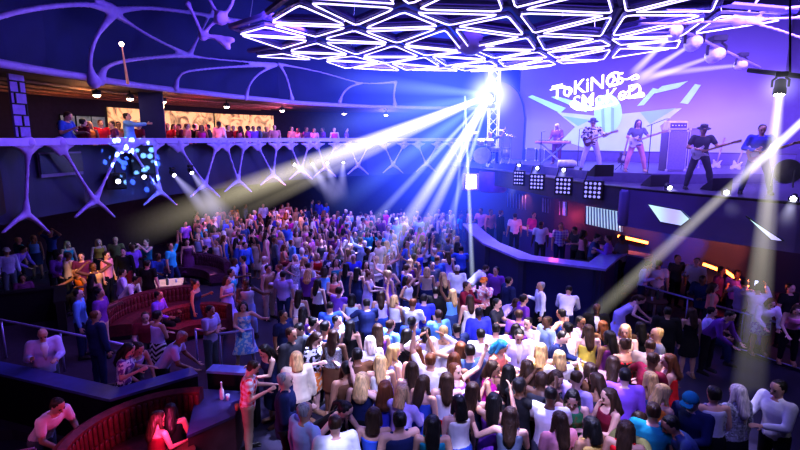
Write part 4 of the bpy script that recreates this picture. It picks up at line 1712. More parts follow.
def moving_head(label, loc, aim, lens, s=1.0, hang=False, group=None, cat='stage light', name='moving_head_light', shell=None):
    """Stage light: base box, two-armed yoke, barrel with a glowing lens turned to AIM."""
    loc, aim = Vector(loc), Vector(aim)
    d = (aim - loc).normalized()
    t = thing(name, label, cat, loc, 0, group)
    sg = -1 if hang else 1
    yaw = math.atan2(d.y, d.x)
    MB().box((0, 0, -sg * .36 * s), (.34 * s, .30 * s, .14 * s), yaw, .02 * s).build('base', M_DARK, t)
    side = Vector((-math.sin(yaw), math.cos(yaw), 0))
    mb = MB()
    for k in (-1, 1):
        mb.tube([side * k * .10 * s + Vector((0, 0, -sg * .28 * s)), side * k * .20 * s + Vector((0, 0, -sg * .2 * s)), side * k * .20 * s], .035 * s, 6)
    mb.build('yoke', M_DARK, t)
    h = MB().lathe([(.08 * s, -.24 * s), (.14 * s, -.2 * s), (.15 * s, .02 * s), (.17 * s, .06 * s), (.17 * s, .22 * s), (.14 * s, .235 * s)], (0, 0, 0), 16, d).build('head', shell or M_DARK, t, True)
    MB().lathe([(.138 * s, .237 * s), (.13 * s, .25 * s), (.06 * s, .27 * s), (.01 * s, .275 * s)], (0, 0, 0), 16, d).build('lens', lens, h, True)
    return t


def beam_mat(name, col, strength, L, r0, r1, p=1.0, floor_=.0):
    """Stand-in for lit haze: a self-glowing volume that thins out along the beam and towards its edge."""
    m = bpy.data.materials.new(name)
    m.use_nodes = True
    n, l = m.node_tree.nodes, m.node_tree.links
    n.clear()
    out = n.new('ShaderNodeOutputMaterial')
    pv = n.new('ShaderNodeVolumePrincipled')
    pv.inputs['Density'].default_value = 0
    pv.inputs['Emission Color'].default_value = tuple(col) + (1,)
    tc = n.new('ShaderNodeTexCoord')
    sx = n.new('ShaderNodeSeparateXYZ')
    l.new(tc.outputs['Object'], sx.inputs[0])

    def mm(op, a, b=None, c=None):
        k = n.new('ShaderNodeMath')
        k.operation = op
        for i, q in enumerate((a, b, c)):
            if q is None:
                continue
            if isinstance(q, (int, float)):
                k.inputs[i].default_value = q
            else:
                l.new(q, k.inputs[i])
        k.use_clamp = op == 'SUBTRACT'
        return k.outputs[0]
    z = mm('DIVIDE', sx.outputs['Z'], L)
    rad = mm('SQRT', mm('ADD', mm('MULTIPLY', sx.outputs['X'], sx.outputs['X']), mm('MULTIPLY', sx.outputs['Y'], sx.outputs['Y'])))
    rr = mm('MULTIPLY_ADD', z, r1 - r0, r0)
    edge = mm('SUBTRACT', 1.0, mm('DIVIDE', rad, rr))
    edge = mm('POWER', edge, .8)
    fall = mm('POWER', mm('SUBTRACT', 1.0, z), p)
    thin = mm('DIVIDE', r0, rr)          # light spreads over a wider circle
    thin = mm('POWER', thin, 1.0)
    s = mm('MULTIPLY', mm('MULTIPLY', edge, mm('ADD', fall, floor_)), mm('MULTIPLY', thin, strength / r0))
    l.new(s, pv.inputs['Emission Strength'])
    l.new(pv.outputs[0], out.inputs['Volume'])
    return m


BEAMS = []


def beam(label, src, dst, r0, r1, col, strength, p=1.0, floor_=0.0):
    src, dst = Vector(src), Vector(dst)
    L = (dst - src).length
    me = MB().lathe([(r0, 0), (r1, L)], sides=20).mesh('light_beam')
    me.materials.append(beam_mat('lit_haze', col, strength, L, r0, r1, p, floor_))
    o = link('light_beam', me)
    o.location = src
    o.rotation_euler = (dst - src).to_track_quat('Z', 'Y').to_euler()
    tag(o, label, 'light beam', kind='stuff')
    BEAMS.append(o)
    return o


S1 = at_y(490, 95, 24.0)


def px_y(px, py, y):
    return at_y(px, py, y)


WARM, COOL, BLUE = (1, .90, .66), (.72, .80, 1), (.25, .40, 1)
beam('wide pale yellow beam sweeping across the balcony from the bright lamp', S1, px_y(120, 238, 17), .10, .75, WARM, 1.9, 1.25)
beam('second yellow beam just below the widest one', S1, px_y(190, 236, 18), .10, .5, WARM, .8, 1.3)
beam('thick white beam from the bright lamp to the middle of the crowd', S1, px_y(372, 275, 15.5), .10, .42, (1, .95, .85), 1.1, 1.0)
beam('white beam falling steeply just beside the thick one', S1, px_y(406, 265, 16), .08, .32, (1, .95, .85), .85, 1.0)
beam('faint blue beam from the bright lamp above the widest yellow one', S1, px_y(300, 132, 22), .12, .75, BLUE, .5, 1)
beam('faint blue beam from the bright lamp to the far dancers', S1, px_y(330, 212, 19), .10, .6, BLUE, .45, .8)
beam('thin pale beam between the thick white one and the widest yellow one', S1, px_y(330, 268, 16), .06, .25, (.8, .85, 1), .5, 1.0)
beam('thin pale beam closest to the upright one', S1, px_y(436, 262, 16), .06, .2, (.8, .85, 1), .5, 1.0)
beam('level faint blue beam from the bright lamp towards the upper ring', S1, px_y(320, 78, 23), .12, .7, (.3, .42, 1), .6, 1)
beam('short white beam from the bright lamp up to the chandelier', S1, px_y(492, 62, 24.5), .16, .5, (.85, .85, 1), 1.1, 1)
beam('thin upright white beam crossing the drummer end of the stage', px_y(465, 96, 20.5), px_y(473, 292, 14.2), .045, .10, COOL, .55, .25, .05)
beam('thin white beam leaning away from the upright one', px_y(466, 100, 20.5), px_y(452, 250, 17), .04, .10, COOL, .3, .5, .05)
S2 = at_y(780, 87, 10.4)
beam('steep cream beam falling from the hanging moving head at the stage edge', S2, at_z(741, 392, 0.01), .09, .26, (1, .95, .8), .50, 1.5, .10)
beam('steep cream beam close beside its twin at the stage edge', S2 + Vector((.02, 0, 0)), at_z(757, 390, 0.01), .08, .24, (1, .95, .8), .40, 1.5, .10)
S3 = at_y(812, 112, 9.4)
beam('slanting cream beam crossing under the stage towards the bar end', S3, at_z(570, 338, .6), .07, .26, (1, .95, .78), .46, .8)
beam('broad white beam slanting across the bassist side of the stage', S3, px_y(742, 178, 10.2), .08, .12, (.95, .92, 1), .9, .8)
S4 = [at_y(x, y, 15.5) for x, y in ((675, 32), (694, 43), (716, 55), (741, 65))]
for i, (a, q) in enumerate(zip(S4, ((632, 74), (637, 79), (634, 84), (637, 76)))):
    beam(['beam from the first ceiling spotlight by the chandelier to the lettering', 'beam from the second ceiling spotlight to the lettering', 'beam from the third ceiling spotlight to the lettering', 'long low beam from the last ceiling spotlight to the lettering'][i], a, vw(*q, .3), .06, .25, (.6, .55, 1), .30, .5, .05)

# bright lamp and its tower
tw = thing('lighting_tower', 'white lighting tower holding the brightest lamp at the stage end', 'tower', (S1.x + .25, S1.y + .3, 0))
mb = MB()
for x, y in ((-.22, -.22), (.22, -.22), (.22, .22), (-.22, .22)):
    mb.tube([(x, y, 4.2), (x, y, 9.0)], .035, 6)
for i in range(10):
    z = 4.3 + i * .47
    mb.tube([(-.22, -.22, z), (.22, -.22, z + .47)], .02, 5)
    mb.tube([(.22, .22, z), (-.22, .22, z + .47)], .02, 5)
mb.build('truss', mat('white_truss', (.7, .68, .85), .4, .2), tw)
MB().box((0, 0, 4.215), (.8, .8, .03)).build('base', M_DARK, tw)
moving_head('brightest white lamp at the top of the lighting tower', S1, (0, 15, 2), glow('star_lens', (.95, .96, 1), 220), 1.35)
lamp('star_glare', 'POINT', S1 + Vector((-.3, -.5, 0)), None, (.75, .78, 1), 350, .2)


def haze_ball(label, c, r, col, strength, sq=(1, 1, 1)):  # emission-only ball put in for haze lit by the lamps
    m = bpy.data.materials.new('lit_haze_ball')
    m.use_nodes = True
    n, l = m.node_tree.nodes, m.node_tree.links
    n.clear()
    out = n.new('ShaderNodeOutputMaterial')
    pv = n.new('ShaderNodeVolumePrincipled')
    pv.inputs['Density'].default_value = 0
    pv.inputs['Emission Color'].default_value = tuple(col) + (1,)
    tc = n.new('ShaderNodeTexCoord')
    ln = n.new('ShaderNodeVectorMath')
    ln.operation = 'LENGTH'
    l.new(tc.outputs['Object'], ln.inputs[0])
    mr = n.new('ShaderNodeMapRange')
    mr.inputs['From Min'].default_value = 1
    mr.inputs['From Max'].default_value = 0
    l.new(ln.outputs['Value'], mr.inputs['Value'])
    pw = n.new('ShaderNodeMath')
    pw.operation = 'POWER'
    pw.inputs[1].default_value = 2.6
    l.new(mr.outputs[0], pw.inputs[0])
    ml = n.new('ShaderNodeMath')
    ml.operation = 'MULTIPLY'
    ml.inputs[1].default_value = strength
    l.new(pw.outputs[0], ml.inputs[0])
    l.new(ml.outputs[0], pv.inputs['Emission Strength'])
    l.new(pv.outputs[0], out.inputs['Volume'])
    me = MB().ball((0, 0, 0), 1.0, 24, 14).mesh('haze')
    me.materials.append(m)
    o = link('haze', me, None, c)
    o.scale = (r * sq[0], r * sq[1], r * sq[2])
    tag(o, label, 'haze', kind='stuff')
    BEAMS.append(o)
    return o


haze_ball('white-blue haze glowing around the brightest lamp', S1, 1.6, (.75, .80, 1), 2.4)
haze_ball('wide blue haze spreading over the far dancers and the stage end', S1 + Vector((-2.0, -1.5, -1.6)), 8.5, (.06, .11, 1), .52)
haze_ball('violet haze filling the stage in front of the video wall', (9.2, 15.8, 6.3), 7.2, (.24, .12, 1), .30, (1, 1, .6))
haze_ball('small bright haze around the hanging moving head', S2, .55, (.8, .78, 1), 2.0)
haze_ball('pale haze where the two slanted beams meet at the stage edge', px_y(757, 164, 10.2), .7, (.9, .75, 1), 1.1)

moving_head('hanging moving head with a blazing lens at the stage edge', S2, px_y(748, 398, 9.2), M_LENS_W, .68, True)
MB_ = thing('light_bar', 'dark hanging pipe carrying the blazing moving head', 'pipe', (0, 0, 0))
MB().tube([at_y(748, 70, 11), at_y(850, 82, 9.6)], .05, 8).build('pipe', M_DARK, MB_, True)
MB().tube([at_y(790, 76, 10.4), at_y(790, -30, 10.4)], .02, 6).build('hanger', M_DARK, MB_, True)
for i, (a, q) in enumerate(zip(S4, ((632, 74), (637, 79), (634, 84), (637, 76)))):
    moving_head(['ceiling spotlight nearest the chandelier edge aiming at the lettering', 'bright ceiling spotlight second along the slanting pipe', 'bright ceiling spotlight third along the slanting pipe', 'dim last ceiling spotlight low on the slanting pipe'][i], a, vw(*q, .3), M_LENS if 0 < i < 3 else M_LENS_DIM, 1.25 if i < 3 else .8, True, shell=mat('pale_lamp_shell', (.7, .66, .8), .35))  # pale shell colour stands in for light on the lamp bodies
t = thing('light_bar', 'slanting ceiling pipe that carries four spotlights over the stage', 'pipe')
MB().tube([at_y(640, 18, 15.5), at_y(690, 34, 15.5), at_y(760, 68, 15.5)], .05, 8).build('pipe', M_LAV, t, True)
MB().tube([at_y(690, 34, 15.5), at_y(690, -40, 15.5)], .02, 6).build('hanger', M_DARK, t, True)

# small uplights along the stage front, aimed at the floor
UP = [(519.5, 163.5, 510, 200, 21, 'small uplight at the foot of the drum riser'), (538, 167, 528, 184, 19.6, 'small uplight before the keyboard player'), (564, 169, 560, 182, 18, 'small uplight in the middle of the stage front'),
      (668, 186, 694, 212, 13.4, 'small uplight beside the bassist foot'), (726, 191, 734, 214, 12.3, 'small uplight between bassist and beam'), (794, 197, 784, 226, 10.9, 'small uplight at the near corner of the stage')]
for x, y, x2, y2, Y, lab in UP:
    a, b = at_y(x, y, Y), at_y(x2, y2, Y - 1.2)
    moving_head(lab, a, b, glow('uplight_lens', (.85, .88, 1), 14), .42)
    beam('short white beam below the ' + lab.replace('small uplight', 'uplight'), a, b, .05, .22, (.8, .8, 1), .28, 1)

# lights under the balcony front
FL = [(172.5, 173.5, 225, 228), (190.5, 171, 232, 226), (293, 163.5, 330, 190), (311.5, 162.5, 336, 205), (327, 161.5, 338, 200), (343.5, 161, 341, 200), (118, 181, 122, 190), (145.5, 178, 120, 160)]
FLAB = ['first lit spotlight under the balcony from the gobo patch', 'second lit spotlight under the balcony from the gobo patch', 'spotlight under the balcony starting the group of four', 'second spotlight in the balcony group of four', 'third spotlight in the balcony group of four',
        'last spotlight in the balcony group of four', 'dim spotlight below the gobo patch on the balcony front', 'dark spotlight on the bracket within the gobo patch']
for i, (x, y, x2, y2) in enumerate(FL):
    Y = depth(x) - .15
    a = at_y(x, y, Y)
    b = at_y(x2, y2, Y - 2.0)
    moving_head(FLAB[i], a, b, glow('fascia_lens', (.8, .8, 1), 12) if i < 6 else M_LENS_DIM, .55, True)
    if i < 6:
        beam('pale beam from the ' + FLAB[i].replace(' lit', ''), a, b, .06, .55, (.62, .58, 1), .42, .8)

# thin warm light rod upstairs: a light beam modelled as a faintly glowing tube
t = thing('pendant_rod', 'thin warm light rod slanting under the upper lattice', 'pendant')
a, b = LP(121.5, 44, -.6), LP(128, 84, -.6)
MB().tube([a, b], [.02, .05], 8).build('streak', mat('warm_streak_glow', (.5, .25, .2), .5, emit=(.8, .35, .25), strength=.25), t, True)
MB().ball(a, .07).build('bulb', glow('streak_bulb', (1, .8, .6), 18), t, True)

# blinder panels and boxes on the stage front
EDGE_OUT = min((offset_path(EDGE, .16), offset_path(EDGE, -.16)), key=lambda P_: Vector(P_[5]).length)


def edge_at(px, py, off=.12):
    d = ray(px, py)
    for a, b in zip(EDGE_OUT, EDGE_OUT[1:]):
        ex, ey = b[0] - a[0], b[1] - a[1]
        det = d.x * (-ey) + d.y * ex
        tt = (a[0] * (-ey) + a[1] * ex) / det
        s_ = (d.y * tt - a[1]) / ey
        if tt > 0 and -.001 <= s_ <= 1.001:
            return EYE + d * (tt - off)
    return None


for i, (x, y, w, h, lab) in enumerate(((519, 178, 11, 15, 'dark blinder panel with few lamps at the drum end'), (537, 182, 15, 16, 'first blinder panel with a grid of lamps'), (563.5, 186, 17, 18, 'middle blinder panel with a grid of bright lamps'), (593, 190, 19, 19, 'widest blinder panel with a grid of lamps, nearest us'))):
    c = edge_at(x, y, .12)
    Y = c.y
    W, H = w * Y / FPX, h * Y / FPX
    yaw = math.atan2(c.y, c.x) - PI / 2
    t = thing('blinder_panel', lab, 'stage light', c, yaw + R(-18))
    MB().box((0, .03, 0), (W, .14, H), 0, .01).build('housing', M_DARK, t)
    mbb = [(a_, b_) for a_ in range(4) for b_ in range(4)]
    for a_, b_ in mbb:
        MB().lathe([(W * .085, 0), (W * .07, .02), (.004, .03)], ((a_ - 1.5) * W * .23, -.045, (b_ - 1.5) * H * .23), 8, (0, -1, 0)).build('lamp', glow('blinder_lens', (.62, .6, 1), 1.6 if i else .5), t)
    MB().tube([(-W * .5, .1, H * .5), (-W * .5, .3, H * .5 + .25)], .02, 6).build('bracket', M_DARK, t)

c = at_y(470.5, 182, 21.0)
t = thing('lit_box', 'bright white tilted box hanging at the drum end of the stage', 'light box', c, R(20))
MB().box((0, 0, 0), (.62, .3, .72), 0, .03).build('housing', M_LAV, t)
MB().box((-.05, -.16, .02), (.46, .03, .56)).build('light_panel', glow('box_light', (.9, .93, 1), 5), t)
c = at_y(494, 186, 21.4)
t = thing('drum_plinth', 'round violet drum-shaped plinth below the drummer', 'plinth', (c.x, c.y + .3, 3.9))
MB().lathe([(.55, -.6), (.6, -.55), (.6, .28), (.55, .3)], sides=24).build('drum_side', mat('violet_plinth', (.16, .06, .42), .4), t, True)
MB().lathe([(.57, .3), (.5, .315)], sides=24).build('rim', M_DARK, t, True)

# ------------------------------------------------------------------ chandelier of triangles
ch = thing('chandelier', 'vast ceiling chandelier of glowing white triangles over the floor', 'chandelier', (2.25, 16.7, 8.42))
RAD = 8.0
E_ = 2.55
M_TUBE = glow('triangle_tube', (.66, .58, 1), 2.2)
M_TFRAME = mat('triangle_frame', (.10, .08, .30), .4)
tri = []
hh = E_ * math.sqrt(3) / 2
rot0 = R(9)
for j in range(-6, 7):
    for i in range(-8, 9):
        for upside in (0, 1):
            x0, y0 = i * E_ + (j % 2) * E_ / 2, j * hh
            T = [(x0, y0), (x0 + E_, y0), (x0 + E_ / 2, y0 + hh)] if not upside else [(x0 + E_ / 2, y0 + hh), (x0 + E_ * 1.5, y0 + hh), (x0 + E_, y0)]
            T = [(x + .34 * math.sin(2.3 * x + 1.7 * y), y + .34 * math.cos(1.9 * x - 2.6 * y)) for x, y in T]
            T = [(x * math.cos(rot0) - y * math.sin(rot0), x * math.sin(rot0) + y * math.cos(rot0)) for x, y in T]
            cx, cy = sum(p[0] for p in T) / 3, sum(p[1] for p in T) / 3
            if math.hypot(cx, cy) < RAD - .7 and cy > -RAD * .95:
                tri.append((T, cx, cy))


def dish(x, y):
    r = math.hypot(x, y) / RAD
    return .22 * r * r + .06 * math.sin(x * 1.7) * math.cos(y * 1.3)


tri.sort(key=lambda q: -q[2])
for T, cx, cy in tri[:100]:
    P = []
    sh = .80
    C = [(cx + (x - cx) * sh, cy + (y - cy) * sh) for x, y in T]
    for k in range(3):          # rounded corners
        p, a, b = Vector(C[k]), Vector(C[k - 1]), Vector(C[(k + 1) % 3])
        for q in (p.lerp(a, .11), p.lerp(a, .045).lerp(p.lerp(b, .045), .5), p.lerp(b, .11)):
            P.append(Vector((q.x, q.y, dish(q.x, q.y))))
    f = MB().tube([p + Vector((0, 0, .10)) for p in P], .045, 6, closed=True).build('triangle_frame', M_TFRAME, ch)
    MB().tube([p + Vector((0, 0, .0)) for p in P], .021, 6, closed=True).build('light_tube', M_TUBE, f)
# ribs that join the triangles
mb = MB()
for T, cx, cy in tri:
    for k in range(3):
        a, b = T[k], T[(k + 1) % 3]
        mb.tube([(a[0], a[1], dish(*a) + .22), (b[0], b[1], dish(*b) + .22)], .085, 5)
mb.build('rib_lattice', mat('chandelier_ribs', (.09, .07, .3), .5), ch)
MB().tube([(0, 0, .2), (0, 0, 3.7)], .1, 8).build('stem', M_DARK, ch)
MB().lathe([(.15, -.2), (.5, .0), (.55, .25), (.2, .5)], (0, 0, 0), 16).build('hub', M_LAV, ch, True)
for i in range(10):
    a = i * 2 * PI / 10 + .2
    r = RAD * (.55 + .3 * (i % 2))
    MB().tube([(r * math.cos(a), r * math.sin(a), dish(r * math.cos(a), r * math.sin(a)) + .2), (r * .9 * math.cos(a), r * .9 * math.sin(a), 3.75)], .015, 5).build('cable', M_CHROME, ch)

# pale lattice arms beside the chandelier
mem, nod = [], []


def gp(px, py, Y):
    return at_y(px, py, Y)


def arm(pts, Y, r0=.13, rm=.06, r1=.1):
    P = bez([gp(x, y, Y) for x, y in pts], 5)
    k = len(P)
    mem.append((P, [rm + (r0 - rm) * max(0, 1 - 4 * i / k) + (r1 - rm) * max(0, 1 - 4 * (k - 1 - i) / k) for i in range(k)]))


for pts in ([(221, 18), (214, 8), (206, -8)], [(221, 18), (231, 6), (236, -10)], [(221, 18), (210, 26), (203, 37)], [(221, 18), (232, 23), (243, 28)], [(203, 37), (214, 38), (228, 47)], [(203, 37), (216, 36), (232, 40)], [(203, 37), (196, 20), (188, 4)]):
    arm(pts, 15.5)
lattice('trim_20', mem, [(gp(221, 18, 15.5), .22), (gp(203, 37, 15.5), .12)])
mem = []
for pts in ([(738, 20), (690, 23), (640, 24)], [(738, 20), (765, 12), (806, 6)], [(738, 20), (770, 19), (806, 17)], [(738, 20), (775, 29), (812, 42)], [(738, 20), (752, 8), (764, -10)]):
    arm(pts, 13.5, .12, .045, .06)
lattice('trim_21', mem, [(gp(738, 20, 13.5), .18)])

# ------------------------------------------------------------------ illumination
w = bpy.data.worlds.new('World')
SC.world = w
w.use_nodes = True
bg = w.node_tree.nodes['Background']
bg.inputs['Color'].default_value = (.05, .06, .30, 1)
bg.inputs['Strength'].default_value = .10

BLU, VIO, WHT = (.16, .20, 1), (.34, .16, 1), (.86, .86, 1)
lamp('wash_floor', 'AREA', (1.0, 15.5, 8.0), (1.0, 17.0, 0), (.12, .14, 1), 620, 6, sy=9)
lamp('wash_far', 'AREA', (-2.5, 27.0, 7.0), (-2.0, 27.0, 0), (.12, .17, 1), 380, 7, sy=5)
lamp('wash_near', 'SPOT', (2.0, 3.0, 8.5), (2.4, 10.0, 0), (.22, .18, 1), 1500, .8, 58, .6)
lamp('wash_left', 'AREA', (-7.5, 12.0, 6.2), (-7.8, 13, 0), (.34, .16, 1), 60, 4, sy=5)
lamp('wash_stage', 'AREA', (9.0, 13.5, 9.3), (9.2, 17, 4.5), (.40, .28, 1), 950, 5, sy=4)
lamp('wash_stage_far', 'AREA', (5.5, 20.0, 9.0), (6.5, 22.5, 4.5), (.40, .30, 1), 500, 3, sy=3)
lamp('wash_booth', 'AREA', (10.0, 10.0, 3.0), (10.0, 12.6, 1.0), (.30, .2, 1), 60, 2, sy=1)
lamp('wash_rail_left', 'AREA', (-3.0, 14.0, 8.4), (-9.5, 17.0, 5.0), (.38, .22, 1), 330, 2, sy=2)
lamp('wash_rail_far', 'AREA', (0, 22.0, 8.3), (-3, 30.0, 5.3), (.34, .26, 1), 900, 4, sy=3)
lamp('wash_upper', 'POINT', (3.5, 25.0, 10.6), None, (.2, .2, 1), 900, .6)
lamp('wash_chandelier', 'AREA', (2.0, 15.0, 11.6), (2.0, 16.0, 8), (.30, .16, 1), 500, 8, sy=8)
# white key spots that pick out patches of the crowd
for src, tgt, col, pw, sp in ((S1, (-.4, 13.2, 1.2), (.5, .55, 1), 6500, 13), (S1, (-2.4, 18.5, 1.4), (1, .95, .88), 6500, 10), (S1, (.6, 10.2, 1.2), WHT, 4200, 12), (S1, (-1.0, 24, 1.4), (.9, .85, 1), 2200, 12), (S1, (-6.0, 27, 1.5), (1, .8, .7), 3200, 12),
                              ((6.8, 5.5, 8.0), (3.6, 11.0, 1.2), (1, .80, .55), 1900, 30), ((2.0, 4.0, 8.5), (1.2, 10.2, 1.2), (.95, .9, 1), 1100, 34), ((6.0, 4.5, 7.5), (5.2, 9.0, 1.2), (.85, .8, 1), 480, 34),
                              (S1, (2.2, 14.5, 1.2), (.5, .52, 1), 3000, 12), ((-3, 20, 7.5), (-.8, 12.4, 1.2), (.5, .55, 1), 1500, 24), ((5.0, 20.5, 8.4), (4.9, 17.3, 1.6), (.75, .65, 1), 1300, 32)):
    lamp('crowd_spot', 'SPOT', src, tgt, col, pw * (1.7 if src is S1 else 1.3), .12, sp, .7)
# patchy overhead projectors inside the chandelier
def gobo(light, scale, lo=.22, a=.44, b=.60):
    light.data.use_nodes = True
    n, l = light.data.node_tree.nodes, light.data.node_tree.links
    em = n['Emission']
    tc = n.new('ShaderNodeTexCoord')
    vo = n.new('ShaderNodeTexVoronoi')
    vo.inputs['Scale'].default_value = scale
    l.new(tc.outputs['Normal'], vo.inputs['Vector'])
    cr = n.new('ShaderNodeValToRGB')
    cr.color_ramp.elements[0].position, cr.color_ramp.elements[0].color = a, (1, 1, 1, 1)
    cr.color_ramp.elements[1].position, cr.color_ramp.elements[1].color = b, (lo, lo, lo, 1)
    l.new(vo.outputs['Distance'], cr.inputs['Fac'])
    l.new(cr.outputs['Color'], em.inputs['Strength'])


for tgt, col, pw, sp, sc_ in (((-.6, 10.2, 1.4), (.80, .80, 1), 8500, 34, 11), ((.9, 9.0, 1.4), (1, .88, .7), 5200, 34, 12), ((-1.6, 8.6, 1.4), (.7, .72, 1), 2600, 30, 12), ((2.4, 8.0, 1.4), (.95, .88, .85), 3600, 40, 12), ((3.3, 10.2, 1.4), (1, .80, .52), 7000, 30, 12), ((-.8, 14.0, 1.4), (.55, .6, 1), 4200, 30, 14),
                             ((.6, 12.4, 1.4), (1, .9, .8), 4800, 22, 13), ((-2.2, 18.5, 1.4), (.75, .7, 1), 5200, 26, 16), ((1.2, 16.0, 1.4), (.6, .62, 1), 4200, 24, 15), ((4.9, 8.6, 1.4), (.8, .72, 1), 3200, 26, 13)):
    gobo(lamp('patch_projector', 'SPOT', (tgt[0] * .5 + 1.0, tgt[1] + 1.2, 8.1), tgt, (col[0] * .78, col[1] * .80, 1.0 if col[2] > .8 else col[2]), pw * 2.0, .03, sp, .8), sc_)
gobo(lamp('balcony_follow_spot', 'SPOT', (1.0, 1.5, 8.6), (.6, 8.6, 1.2), (.50, .52, 1), 6500, .05, 48, .7), 10, .25)  # unseen fill spot added to brighten the nearest rows
# warm and coloured pools
lamp('terrace_amber', 'SPOT', (-7.0, 10.5, 5.5), (-9.9, 15.6, 1.2), (1, .55, .16), 2200, .1, 17, .6)
lamp('terrace_violet', 'SPOT', (-4.0, 8.0, 6.5), (-7.4, 12.0, 1), (.40, .2, 1), 420, .2, 46, .6)
lamp('terrace_near', 'SPOT', (-4.5, 5.0, 6.0), (-6.2, 9.3, 1.0), (.36, .26, 1), 170, .2, 40, .6)
lamp('sofa_glow', 'POINT', (-3.55, 6.9, 1.25), None, (1, .07, .30), 55, .12)
lamp('sofa_red', 'POINT', (-6.4, 13.2, 1.8), None, (1, .12, .12), 18, .15)
lamp('sofa_red_low', 'POINT', (-5.3, 12.6, 1.5), None, (1, .18, .14), 14, .15)
lamp('corner_pink', 'POINT', (-5.9, 6.0, 2.2), None, (1, .22, .62), 22, .1)
lamp('far_tables', 'POINT', (-6.0, 25.5, 2.6), None, (1, .35, .3), 130, .2)
lamp('far_tables_low', 'POINT', (-9.0, 23.0, 2.6), None, (.9, .25, .5), 90, .2)
lamp('cyan_gobo', 'SPOT', (-4.0, 16.5, 6.6), (-12.0, 18.6, 1.6), (.10, .55, 1), 900, .05, 26, .4)
lamp('bar_red', 'POINT', (6.0, 19.0, 2.5), None, (1, .10, .16), 70, .15)
lamp('bar_orange', 'SPOT', (5.2, 21.4, 3.7), (5.6, 21.7, 1.0), (1, .25, .06), 260, .05, 60)
lamp('booth_orange_spot', 'SPOT', (9.9, 14.0, 3.6), (10.4, 16.2, 2.2), (1, .24, .06), 1100, .05, 48)
lamp('booth_orange_far', 'SPOT', (7.9, 16.2, 3.6), (8.5, 17.5, 2.0), (1, .24, .06), 520, .05, 52)
lamp('booth_blue_spot', 'SPOT', (9.0, 14.4, 3.6), (9.3, 16.9, 2.2), (.12, .2, 1), 800, .05, 50)
lamp('booth_glow', 'POINT', (9.7, 13.2, 1.8), None, (1, .22, .10), 30, .1)
lamp('upstairs_red', 'POINT', (-9.0, 22.5, 6.2), None, (1, .12, .22), 110, .15)
lamp('upstairs_red_far', 'POINT', (-6.2, 28.2, 6.2), None, (1, .12, .35), 110, .15)
lamp('upstairs_near', 'POINT', (-11.8, 19.0, 6.3), None, (1, .38, .18), 70, .15)
lamp('upstairs_blue', 'POINT', (-1.0, 34.0, 6.6), None, (.28, .25, 1), 260, .2)

# patterned gobo on the balcony front: a spotlight whose light is broken into discs
g = lamp('gobo_spot', 'SPOT', (-3.2, 10.2, 7.0), tuple(LP(134, 160)), (.22, .5, 1), 110000, .0, 13, .25)
g.data.use_nodes = True
n, l = g.data.node_tree.nodes, g.data.node_tree.links
em = n['Emission']
tc = n.new('ShaderNodeTexCoord')
vo = n.new('ShaderNodeTexVoronoi')
vo.inputs['Scale'].default_value = 36
l.new(tc.outputs['Normal'], vo.inputs['Vector'])
cr = n.new('ShaderNodeValToRGB')
cr.color_ramp.elements[0].position, cr.color_ramp.elements[0].color = .26, (1, 1, 1, 1)
cr.color_ramp.elements[1].position, cr.color_ramp.elements[1].color = .40, (.015, .015, .015, 1)
l.new(vo.outputs['Distance'], cr.inputs['Fac'])
l.new(cr.outputs['Color'], em.inputs['Strength'])

SC.view_settings.view_transform = 'Standard'
SC.view_settings.look = 'None'
SC.view_settings.exposure = 0.22
SC.view_settings.gamma = 0.80
SC.cycles.transparent_max_bounces = 64
SC.cycles.max_bounces = 5
SC.cycles.volume_bounces = 0
SC.cycles.sample_clamp_indirect = 4
